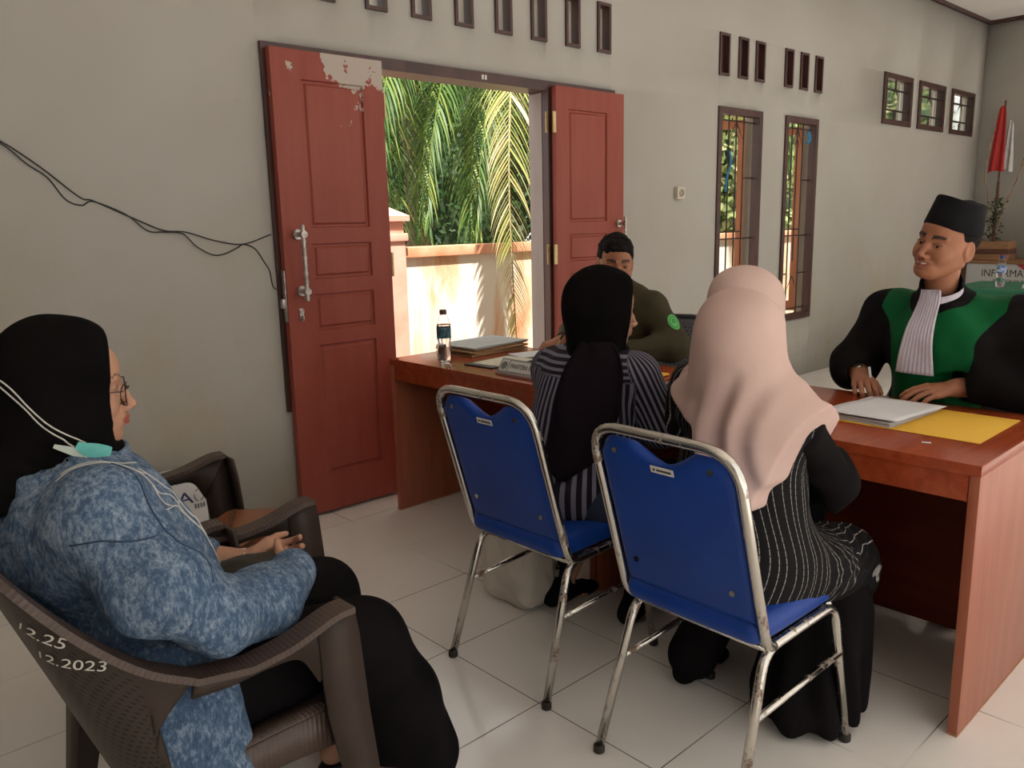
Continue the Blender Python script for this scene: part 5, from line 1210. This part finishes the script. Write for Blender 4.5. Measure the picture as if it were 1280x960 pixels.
tr = chain([(-.08, -1.52, .475), kR], [.105, .080], k=.05) + chain([kR, (.18, -1.50, .15)], [.075, .068], k=.03) + chain([(-.08, -1.34, .475), kL], [.105, .080], k=.05) + chain([kL, (.11, -1.25, .22)], [.072, .055], k=.03) + [bottom_cut((0, 0, .12), (0, 0, -1), .01)]
cloth(t, 'navy_trousers', tr, (-.24, -1.66, .06), (.42, -1.15, .62), .009, M_NAVY, folds(22, .005, 1.))
for Ff in (F1, F2):
    so = foot(Fr(Ff.o, Ff.R, .97)) + [cone((.0, 0, .05), (.03, 0, .30), .038, .040, Fr(Ff.o, Ff.R, .9), k=.02)]
    v, f = surf(so, tuple(Ff.o - .12), tuple(Ff.o + np.array([.2, .1, .34])), .007); v[:, 2] = np.maximum(v[:, 2], .001); mk('sock', v, f, M_TROU, t)['label'] = 'black sock'
# ================================================================== pinstripe
def pin(name, base, line, per, wd):
    m = mat(name, base, .85, spec=.2); s = math_(m, 'MULTIPLY', attr(m, 's'), 1 / per); fr = math_(m, 'FRACT', s)
    jit = N(m, 'ShaderNodeTexWhiteNoise', noise_dimensions='1D'); L(m, math_(m, 'FLOOR', s), jit.inputs['W'])
    c = math_(m, 'ABSOLUTE', math_(m, 'SUBTRACT', fr, math_(m, 'MULTIPLY_ADD', jit.outputs[0], .6, .2)))
    d = math_(m, 'FRACT', math_(m, 'MULTIPLY_ADD', attr(m, 't'), 1 / .014, math_(m, 'MULTIPLY', jit.outputs[0], 7.)))
    f = math_(m, 'MULTIPLY', math_(m, 'LESS_THAN', c, wd), math_(m, 'LESS_THAN', d, .86))
    setcol(m, mix(m, f, base, line)); return m
M_PIN = pin('pinstripe_black', (.0055, .0045, .0055), (.27, .26, .24), .0175, .050)
M_PINK = mottled('pale_pink_chiffon', (.50, .345, .305), (.57, .405, .36), 3, .75, spec=.25)
def seated_woman(label, dx, dy, F, cape_planes, sR, sL, eR, eL, wR, wL, torso, legs, foldseed, lowres=.009, plain_sleeve=False, capeb=None):
    t = person('p', label, (torso[1][0], torso[1][1], 0))
    top, bot = torso; hip = bot
    FHR = frame_from(wR, (1, .15, -.05), (0, 0, 1), .85); FHL = frame_from(wL, (1, -.25, -.05), (0, 0, 1), .85)
    body = head(F, fem=True) + [cone(top, bot, .06, .10, k=.03), cone(sR, sL, .035, .035, k=.05)] + chain([sR, eR, wR], [.036, .030, .022]) + chain([sL, eL, wL], [.036, .030, .022]) + hand(FHR, False, [.35, .35, .4, .45], .5) + hand(FHL, True, [.35, .35, .4, .45], .5)
    fts = []
    for kn, an in legs: body += chain([(bot[0], kn[1] * .5 + bot[1] * .5, .47), kn, an], [.07, .05, .034]); fts.append(Fr((an[0], an[1], .006), Rm(0), .9)); body += foot(fts[-1])
    P_ = [sR, sL, eR, eL, wR, wL, top, bot, tuple(F.o)] + [k for l in legs for k in l]; lo, hi = bounds(P_, .16); hi[0] += .04; lo[2] = -.01
    build_body(t, body, lo, hi, lowres, M_SKIN2, F, True)
    return t, body, fts, lo, hi
# ---- woman with the pale pink scarf, nearest desk corner
F = Fr((-.215, -2.075, 1.005), Rm(8, 12, 0), .90)
sR, sL = (-.150, -2.195, .825), (-.170, -1.945, .835); eR, eL = (.000, -2.205, .675), (.00, -1.90, .700); wR, wL = (.110, -2.09, .600), (.12, -1.99, .60)
legs = [((.215, -2.165, .435), (.10, -2.14, .08)), ((.20, -1.94, .435), (.00, -1.825, .08))]
t, body, fts, lo, hi = seated_woman('woman in a long pale pink headscarf and pinstriped tunic on the right blue chair', 0, 0, F, None, sR, sL, eR, eL, wR, wL, ((-.19, -2.07, .85), (-.17, -2.06, .53)), legs, 1., .009)
dr = [cone((-.17, -2.075, .83), (-.165, -2.065, .54), .120, .165, k=.06), ell((-.165, -2.08, .83), (.10, .165, .08), k=.04), cone((-.17, -2.06, .50), (-.12, -2.06, .46), .180, .165, k=.03),
      cone((-.1, -2.14, .47), (.17, -2.155, .43), .100, .078, k=.05), cone((-.1, -1.98, .50), (.19, -1.95, .45), .115, .080, k=.06), cone((.17, -2.16, .40), (.195, -2.165, .29), .075, .070, k=.04), cone((.0, -2.19, .46), (.17, -2.18, .38), .07, .06, k=.05), cone(sL, eL, .060, .055, k=.03), cone(eL, (.10, -1.98, .61), .052, .042, k=.03),
      cone((.17, -1.95, .42), (.02, -1.86, .27), .075, .062, k=.03), bottom_cut((.2, -2.1, .26), (.0, 0, -1), .008)]
ddp = lambda P: wob(P, 19, .007, 2.) + wob(P, 45, .003, 5.) + .0022 * np.sin((P[:, 0] * .6 - P[:, 2] + P[:, 1] * .3) * 150 + 3 * np.sin(P[:, 2] * 20)) * np.clip((P[:, 0] + .12) * 6, 0, 1)
def pinattr(cx, cy, R=.17):
    def f(v):
        up = v[:, 2] > .50; az = np.arctan2(v[:, 1] - cy, -(v[:, 0] - cx)); s = az * R + .015 * np.sin(v[:, 2] * 17 + v[:, 0] * 6)
        s2 = v[:, 1] * 1.0 + v[:, 0] * .18 + .012 * np.sin(v[:, 0] * 30) ; w = np.clip((v[:, 0] - .02) / .12, 0, 1)
        return {'s': s * (1 - w) + (s + (v[:, 0]) * .35) * w, 't': v[:, 2] - v[:, 0] * .5}
    return f
cloth(t, 'pinstriped_tunic', dr, (-.42, -2.44, .2), (.40, -1.78, .98), .0062, M_PIN, ddp, pinattr(-.1, -2.07))
sv = [cone(sR, eR, .056, .048, k=.03), cone(eR, (.09, -2.10, .605), .046, .040, k=.03), ell((.010, -2.205, .675), (.038, .036, .085), k=.03)]
cloth(t, 'black_sleeve', sv, (-.28, -2.42, .54), (.36, -2.08, .95), .008, M_TROU, folds(24, .008, 1., 55, .0035))
tr = [cone((-.05, -2.12, .45), (.14, -2.15, .40), .08, .066, k=.05), cone((.10, -2.15, .36), (.045, -2.13, .06), .095, .130, k=.03), cone((.12, -2.16, .3), (.10, -2.15, .05), .10, .115, k=.04), cone((-.02, -1.95, .47), (.15, -1.93, .42), .095, .07, k=.05), cone((.14, -1.93, .40), (-.005, -1.825, .08), .07, .070, k=.03), bottom_cut((0, 0, .022), (0, 0, -1), .01)]
for Ff in fts:
    so = foot(Fr(Ff.o, Ff.R, .97)); v, f = surf(so, tuple(Ff.o - .12), tuple(Ff.o + np.array([.2, .1, .17])), .007); v[:, 2] = np.maximum(v[:, 2], .001); mk('sock', v, f, M_TROU, t)['label'] = 'black sock'
cloth(t, 'wide_black_trousers', tr, (-.20, -2.32, .0), (.34, -1.72, .60), .009, M_TROU, lambda P: wob(P * np.array([1, 1, .25], np.float32), 26, .007, 4.) + .010 * np.sin(np.arctan2(P[:, 1] + 2.14, P[:, 0] - .08) * 9 + 2 * np.sin(P[:, 2] * 5)) * np.clip((.40 - P[:, 2]) * 4, 0, 1) * (P[:, 1] < -1.98))
# scarf: head part and cape with pointed back
hp = hijab_prims(F, bulk=.012) + [cone((-.215, -2.075, .93), (-.19, -2.08, .86), .095, .135, k=.07), ell((-.165, -2.08, .835), (.125, .170, .105), k=.06), cone((-.175, -2.075, .82), (-.170, -2.065, .60), .158, .183, k=.06), cone((-.12, -2.19, .85), (-.10, -2.20, .82), .055, .05, k=.05), cone((-.19, -1.95, .85), (-.20, -1.905, .82), .070, .068, k=.06)]
tip = (-.34, -2.165, .700)
cutR = bottom_cut(tip, (0, -.92, -.40), .003); cutL = bottom_cut(tip, (.0, .60, -.74), .003)
hp = hp + hijab_cut(F, .060, -.02) + [cutR, cutL]
nrm = lambda P, a: 0
def capedisp(P):
    yz = P[:, 1] - .12 * (P[:, 2] - .9)
    d = wob(P, 11, .010, 1.5) * np.clip((1.02 - P[:, 2]) * 6, 0, 1) + .005 * np.sin(yz * 38 + 2.2 * np.sin(P[:, 2] * 8)) * np.clip((.97 - P[:, 2]) * 7, 0, 1) * (P[:, 0] < -.05)
    c1 = yz + 2.115 + .03 * np.sin(P[:, 2] * 13 + .5); g = (np.exp(-(c1 / .015) ** 2) * .016 - np.exp(-((c1 + .032) / .016) ** 2) * .013 + np.exp(-((c1 - .075) / .020) ** 2) * .010 - np.exp(-((c1 - .045) / .016) ** 2) * .008 - np.exp(-((c1 + .085) / .018) ** 2) * .008) * (P[:, 0] < -.1) * np.clip((.99 - P[:, 2]) * 8, 0, 1)
    return d + g + wob(P, 30, .0016, 3.)
cloth(t, 'headscarf', hp, (-.46, -2.46, .52), (.18, -1.70, 1.20), .0058, M_PINK, capedisp)
# ---- woman mostly hidden, second pink scarf
F = Fr((.105, -1.895, 1.035), Rm(5, 10, 0), .90)
sR, sL = (.100, -2.00, .850), (.075, -1.75, .850); eR, eL = (.22, -2.02, .735), (.10, -1.70, .715); wR, wL = (.30, -1.86, .742), (.34, -1.80, .742)
legs = [((.36, -1.93, .44), (.40, -1.93, .08)), ((.34, -1.80, .44), (.38, -1.78, .08))]
t, body, fts, lo, hi = seated_woman('woman in a pink headscarf and dark pinstriped dress, almost hidden behind the pale pink scarf', 0, 0, F, None, sR, sL, eR, eL, wR, wL, ((.07, -1.87, .86), (.02, -1.88, .53)), legs, 1., .010)
dr = [cone((.07, -1.875, .83), (.03, -1.88, .53), .105, .135, k=.06), ell((.075, -1.875, .83), (.09, .14, .08), k=.04), cone((.03, -1.88, .52), (.34, -1.93, .46), .11, .080, k=.05), cone((.03, -1.86, .52), (.32, -1.80, .46), .10, .080, k=.05), cone((.35, -1.93, .44), (.39, -1.93, .06), .08, .10, k=.03), cone((.33, -1.80, .44), (.37, -1.79, .06), .08, .10, k=.03)]
dr += [cone(sR, eR, .055, .05, k=.03), cone(eR, (.28, -1.87, .745), .048, .04, k=.03), cone(sL, eL, .060, .055, k=.03), cone(eL, (.30, -1.77, .745), .050, .04, k=.03), bottom_cut((0, 0, .05), (0, 0, -1), .01)]
cloth(t, 'pinstriped_dress', dr, (-.16, -2.10, .03), (.52, -1.60, .96), .009, M_PIN, folds(20, .005, 2.), pinattr(.08, -1.87, .15))
hp = hijab_prims(F, bulk=.010) + [cone((.09, -1.885, .94), (.08, -1.88, .88), .085, .11, k=.06), ell((.08, -1.875, .85), (.11, .165, .08), k=.05)] + hijab_cut(F, .060, -.02) + [bottom_cut((.08, -1.88, .80), (.1, .1, -1), .004)]
cloth(t, 'headscarf', hp, (-.12, -2.12, .74), (.28, -1.64, 1.23), .0065, M_PINK, lambda P: wob(P, 16, .005, 2.5) + wob(P, 34, .002, 1.))

# ================================================================== official in olive shirt
t = person('p', 'man in a dark olive shirt with a round green sleeve patch writing at the desk', (1.05, -.72, 0))
F = Fr((1.030, -.672, 1.112), Rm(228, 10, 2), 1.0)
sL, sR = (1.035, -.875, .925), (1.05, -.535, .925)     # his left is nearer the camera
eL, eR = (1.02, -1.000, .765), (1.02, -.42, .765); wL, wR = (.760, -.905, .745), (.870, -.470, .752)
FHL = frame_from(wL, (-1, .35, -.08), (0, -.1, 1), .92); FHR = frame_from(wR, (-1, .02, -.10), (.1, -.35, .9), .92)
body = head(F, cheek=.004) + [cone((1.05, -.71, .88), (1.09, -.71, .55), .08, .12, k=.03), cone(sR, sL, .05, .05, k=.05)] + chain([sR, eR, wR], [.048, .040, .028]) + chain([sL, eL, wL], [.048, .040, .028])
body += hand(FHL, True, [.3, .3, .35, .4], .5) + hand(FHR, False, [(.6, .9, .3), (.7, 1., .5), (.9, 1.1, .7), (1.0, 1.1, .7)], .5, .5, .9)
for y, yk in ((-.80, -.86), (-.62, -.56)): body += chain([(1.08, y, .47), (.91, yk, .47), (.93, yk, .08)], [.08, .06, .04]) + foot(Fr((.95, yk, .006), Rm(180), 1.))
build_body(t, body, (.60, -1.12, -.01), (1.28, -.32, 1.27), .0042, M_SKIN1, F)
eyes(F, t, (1, 0, -.35))
hair = [ell((-.020, 0, .040), (.0985, .0800, .0915), F, k=.02), ell((.030, 0, .062), (.060, .064, .046), F, k=.02), cone((-.06, 0, .0), (-.055, 0, -.05), .055, .050, F, k=.03), cone((.052, -.03, .095), (.052, .03, .095), .018, .018, F, k=.02),
        ell((.085, 0, -.010), (.085, .085, .080), F, 's', k=.008), ell((.02, 0, -.075), (.10, .12, .075), F, 's', k=.008)]
v, f = surf(hair, tuple(F.o - .14), tuple(F.o + .15), .004, lambda P: wob(P, 90, .0045, 1.) + wob(P, 210, .0020, 4.)); mk('hair', v, f, M_HAIR, t)['label'] = 'short black hair'
M_OLIVE = mottled('olive_uniform', (.030, .024, .010), (.045, .036, .016), 6, .8, spec=.25)
sh = [cone((1.045, -.71, .88), (1.08, -.71, .50), .150, .170, k=.06), ell((1.045, -.708, .865), (.125, .215, .10), k=.05), cone((1.045, -.86, .915), (1.05, -.56, .915), .062, .062, k=.05), cone((1.045, -.70, .95), (1.04, -.685, 1.00), .068, .062, k=.03)]
sh += [cone((1.04, -.73, .965), (1.035, -.86, .930), .050, .055, k=.04), cone((1.04, -.67, .965), (1.045, -.55, .930), .050, .055, k=.04)] + chain([sL, eL], [.072, .066], k=.04) + chain([eL, (.81, -.925, .765)], [.064, .046], k=.03) + chain([sR, eR], [.080, .068], k=.03) + chain([eR, (.92, -.46, .765)], [.064, .042], k=.03) + [cone((1.04, -.70, .96), (1.02, -.68, 1.03), .060, .062, op='s', k=.005), cone((.85, -.92, .755), (.74, -.90, .745), .032, .032, op='s', k=.004), cone((.93, -.463, .755), (.80, -.475, .75), .030, .030, op='s', k=.004)]
shd = lambda P: wob(P, 19, .007, 6.) + wob(P, 44, .0035, 2.)
sh += [('i', .004, lambda P: np.where(P[:, 0] < .90, .7165 - P[:, 2], -1.).astype(np.float32))]
cloth(t, 'olive_shirt', sh, (.72, -1.12, .34), (1.32, -.30, 1.03), .0068, M_OLIVE, shd); so = t.children[-1]
M_PG = mat('patch_green', (.09, .42, .10), .7); M_PD = mat('patch_dark_green', (.03, .20, .05), .7)
def decal(prims, disp, c, d, r, off, name, m, par, r0=0., up=(0, 0, 1)):
    d = V3(*d); d /= np.linalg.norm(d); u = V3(*up); u = u - d * (u @ d); u /= np.linalg.norm(u); w = np.cross(d, u); rings = 7; n = 28; pts = []
    for i in range(rings + 1):
        rr = r0 + (r - r0) * i / rings
        for k in range(n + 1): a = 2 * PI * k / n; pts.append(V3(*c) - d * .25 + u * rr * math.cos(a) + w * rr * math.sin(a))
    Q = march(prims, pts, np.tile(d, (len(pts), 1)), off, disp, .6)
    o = MB().grid([[tuple(Q[i * (n + 1) + k]) for k in range(n + 1)] for i in range(rings + 1)]).build(name, m, par, smooth=True); solid(o, .0015, 0); return o
decal(sh, shd, (1.025, -.98, .872), (.35, 1, 0), .030, .0015, 'sleeve_patch', M_PG, so)['label'] = 'round green sleeve patch'
decal(sh, shd, (1.025, -.98, .872), (.35, 1, 0), .0225, .003, 'patch_ring', M_PD, so, .0195)
decal(sh, shd, (1.025, -.98, .876), (.35, 1, 0), .009, .003, 'patch_emblem', M_PD, so, .004)
tr = []
for y, yk in ((-.80, -.86), (-.62, -.56)): tr += chain([(1.08, y, .475), (.89, yk, .475), (.91, yk, .08)], [.11, .080, .070], k=.04)
cloth(t, 'dark_trousers', tr, (.68, -1.0, .02), (1.26, -.42, .62), .011, M_TROU, folds(20, .004, 1.))
def pen(label, a, b, m, m2, nm='ballpoint_pen'):
    a, b = Vector(a), Vector(b); e_ = thing(nm, label, 'pen', tuple(a)); d = (b - a)
    MB().tube([a, a + d * .06, a + d * .061, b], [.0008, .0035, .0042, .0042], 10).build('barrel', m, e_); MB().tube([a + d * .80, b + d * .01], .0046, 10).build('pen_cap', m2, e_)
M_PENW = mat('pen_white', (.65, .64, .66), .3); M_PENY = mat('pen_gold', (.45, .30, .14), .35)
pen('pen held upright in the writing hand of the official in olive', FHR.w((.085, .030, -.055)), FHR.w((.035, .045, .075)), M_PENY, M_STRAP)

# ================================================================== man in green and black robe
t = person('p', 'man in a black and green robe with white bib and black cap at the desk', (1.0, -2.10, 0))
def viewtilt(o, deg):
    d = Vector(CAMP) - Vector(o); return np.array(Matrix.Rotation(math.radians(deg), 3, d.normalized()), np.float32)
F = Fr((.932, -2.088, 1.203), viewtilt((.932, -2.088, 1.2), -16) @ Rm(166, 8, 0), .965)
sR, sL = (1.000, -1.895, .965), (1.030, -2.285, .955)
eR, eL = (.955, -1.815, .790), (.955, -2.390, .785); wR, wL = (.885, -1.865, .765), (.860, -2.180, .768)
FHR = frame_from(wR, (-.80, -.52, -.16), (-.30, .05, .95), .93); FHL = frame_from(wL, (-.62, .78, -.14), (-.35, -.05, .93), .93)
body = head(F, smile=1., cheek=.004) + [cone((1.01, -2.08, .92), (1.07, -2.09, .56), .08, .12, k=.03), cone(sR, sL, .05, .05, k=.05)] + chain([sR, eR, wR], [.05, .042, .029]) + chain([sL, eL, wL], [.05, .042, .029])
body += hand(FHR, False, [(.55, .8, .3), (.6, .9, .4), (.7, .9, .5), (.8, .9, .5)], .5, .6, .9) + hand(FHL, True, [(.22, .25, .2), (.25, .3, .2), (.3, .35, .25), (.35, .4, .3)], .45, 1., .4)
for y, yk in ((-2.18, -2.22), (-1.99, -1.95)): body += chain([(1.05, y, .49), (.91, yk, .48), (.93, yk, .08)], [.08, .06, .04]) + foot(Fr((.95, yk, .006), Rm(180), 1.))
build_body(t, body, (.60, -2.50, -.01), (1.25, -1.70, 1.36), .0034, M_SKIN1, F, False, 1.)
eyes(F, t, (1, .35, -.25))
MB().tube([F.w((.0985 - 26. * y * y, y, -.0598 + 6. * y * y)) for y in np.linspace(-.020, .020, 9)], .0034, 8).build('teeth', mat('teeth', (.55, .52, .46), .3), t)
hair = [ell((-.020, 0, .038), (.0955, .0775, .0885), F, k=.02), cone((-.06, 0, .0), (-.055, 0, -.045), .052, .048, F, k=.03), ell((.085, 0, -.005), (.085, .085, .085), F, 's', k=.008), ell((.02, 0, -.070), (.10, .12, .080), F, 's', k=.008)]
v, f = surf(hair, tuple(F.o - .14), tuple(F.o + .15), .0045, lambda P: wob(P, 130, .0012, 1.)); mk('hair', v, f, M_HAIR, t)['label'] = 'short black hair'
# cap
M_CAP = mottled('black_velvet', (.004, .004, .005), (.008, .007, .009), 12, .9, spec=.15); mb = MB(); n = 40; rings = []
def caps(z, rx, ry, dx=0., lift=.0):
    return [F.w((dx + rx * math.cos(a), ry * math.sin(a), z + lift * math.cos(a) + .004 * math.cos(2 * a))) for a in [2 * PI * k / n for k in range(n)]]
for z, rx, ry, dx, li in ((.048, .1015, .0825, -.014, .010), (.052, .1025, .0835, -.014, .010), (.136, .091, .066, -.016, .012), (.140, .088, .062, -.016, .012), (.138, .080, .054, -.016, .011), (.137, .05, .03, -.016, .0), (.132, .001, .001, -.016, .0)): rings.append(caps(z, rx, ry, dx, li))
rings.insert(0, caps(.050, .099, .080, -.014, .010)); rings.insert(0, caps(.10, .094, .074, -.014, .004))
vs = [tuple(p) for r in rings for p in r]; fs = [(i * n + k, i * n + (k + 1) % n, (i + 1) * n + (k + 1) % n, (i + 1) * n + k) for i in range(len(rings) - 1) for k in range(n)]
mk('black_cap', vs, fs, M_CAP, t, smooth=True, sharp=50)
# robe
def robe_mat():
    m = mat('robe_cloth', (.01, .01, .01), .8, spec=.1); g = math_(m, 'LESS_THAN', attr(m, 'g'), 0.)
    n = noise_fac(m, coords(m), 6, 3); setcol(m, mix(m, g, ramp(m, n, [(.3, (.0035, .003, .0035)), (.7, (.007, .006, .006))]), ramp(m, n, [(.3, (.001, .060, .016)), (.7, (.002, .095, .028))])))
    L(m, math_(m, 'MULTIPLY_ADD', g, -.25, .85), BS(m).inputs['Roughness']); return m
M_ROBE = robe_mat()
rb = [cone((1.01, -2.09, .90), (1.06, -2.09, .50), .155, .190, k=.06), ell((1.01, -2.09, .905), (.130, .235, .105), k=.05), cone((1.005, -1.95, .965), (1.015, -2.23, .960), .070, .070, k=.05), cone((.985, -2.08, 1.0), (.955, -2.08, 1.075), .085, .062, k=.03), ell((.94, -2.09, .86), (.10, .15, .12), k=.06)]
rb += chain([sR, eR], [.085, .076], k=.04) + chain([eR, (.915, -1.83, .775)], [.078, .062], k=.03) + chain([sL, eL], [.092, .092], k=.04) + chain([eL, (.885, -2.23, .782)], [.088, .068], k=.03)
rb += [cone((.970, -2.08, 1.04), (.935, -2.078, 1.10), .050, .056, op='s', k=.005), cone((.900, -1.85, .768), (.80, -1.93, .755), .040, .042, op='s', k=.004), cone((.875, -2.205, .772), (.80, -2.10, .76), .042, .045, op='s', k=.004), ('i', .004, lambda P: np.where(P[:, 0] < .875, .7165 - P[:, 2], -1.).astype(np.float32))]
rbd = lambda P: wob(P, 15, .009, 2.) + wob(P, 36, .005, 3.)
def gattr(v):
    dA = ev([cone(sR, eR, .088, .085), cone(sL, eL, .092, .092), cone(eR, (.915, -1.83, .775), .078, .062), cone(eL, (.885, -2.23, .782), .088, .068)], v); cy = -2.09
    l = np.abs(v[:, 1] - cy); w = .125 + .055 * np.clip((v[:, 2] - .90) / .10, 0, 1) ** 1.5 + .01 * np.clip((.82 - v[:, 2]) / .1, 0, 1)
    g = l - w; nr = np.sqrt((v[:, 0] - .965) ** 2 + (v[:, 1] + 2.08) ** 2); g = np.maximum(g, np.where(v[:, 2] > .985, .093 - nr, -1))
    g = np.where((v[:, 1] < -2.09) & (v[:, 0] < .93) & (v[:, 2] < .82) & (dA < .01), .1, g); return {'g': g}
cloth(t, 'court_robe', rb, (.76, -2.54, .28), (1.30, -1.64, 1.10), .0062, M_ROBE, rbd, gattr)
lr = []
for y, yk in ((-2.18, -2.20), (-1.99, -1.97)): lr += chain([(1.05, y, .49), (.91, yk, .47), (.93, yk, .09)], [.12, .085, .085], k=.05)
cloth(t, 'robe_skirt', lr, (.68, -2.4, .0), (1.26, -1.8, .65), .011, M_TROU, folds(20, .005, 3.))
# white pleated bib
M_BIB = mottled('white_bib_cloth', (.50, .46, .54), (.58, .54, .62), 4, .7); rows = []; pts = []; R_, C_ = 26, 41
for i in range(R_):
    s = i / (R_ - 1); z = 1.062 - .262 * s; hw = .030 + .030 * s; cy = -2.068 + .012 * s
    for j in range(C_): u = j / (C_ - 1) * 2 - 1; pts.append((.70, cy + u * hw, z))
Q = march(rb, pts, np.tile(V3(1, 0, 0), (len(pts), 1)), .006, rbd, .6)
for i in range(R_):
    row = []; s = i / (R_ - 1)
    m0 = np.median(Q[i * C_:(i + 1) * C_, 0])
    for j in range(C_): q = Q[i * C_ + j]; row.append((min(q[0], m0 + .01) - .004 - .0032 * abs(math.sin(j / (C_ - 1) * PI * 9)), q[1], q[2]))
    rows.append(row)
o = MB().grid(rows).build('pleated_bib', M_BIB, t, smooth=True); solid(o, .002, 0)
# white inner collar
Fc = Fr((.958, -2.079, 1.052), Rm(176, 22, 0), 1.); rows = []
for i in range(4): rows.append([tuple(Fc.w(((.066 + .004 * i) * math.cos(a), (.062 + .003 * i) * math.sin(a), .012 - .010 * i))) for a in np.linspace(-2.4, 2.4, 36)])
o = MB().grid(rows).build('white_collar', M_BIB, t, smooth=True); solid(o, .002, 0)
# watch at his right cuff
wt = thing('wristwatch', 'pale wristwatch at the cuff of the man in the robe', 'watch', tuple(FHR.w((-.012, 0, 0))))
MB().tube([FHR.w((-.014, .029 * math.cos(a), .029 * math.sin(a))) for a in np.linspace(0, 2 * PI, 24, endpoint=False)], .0045, 6, closed=True).build('watch_band', mat('watch_cream', (.50, .46, .36), .4), wt, smooth=True)
MB().lathe([(.015, 0), (.016, .003), (.014, .007)], 20, M=FHR.M() @ Matrix.Translation((-.014, 0, .030))).build('watch_case', M_STEEL, wt)
pen('white pen in the right hand of the man in the robe', FHR.w((.120, .020, -.060)), FHR.w((.040, .030, .040)), M_PENW, M_PENW)
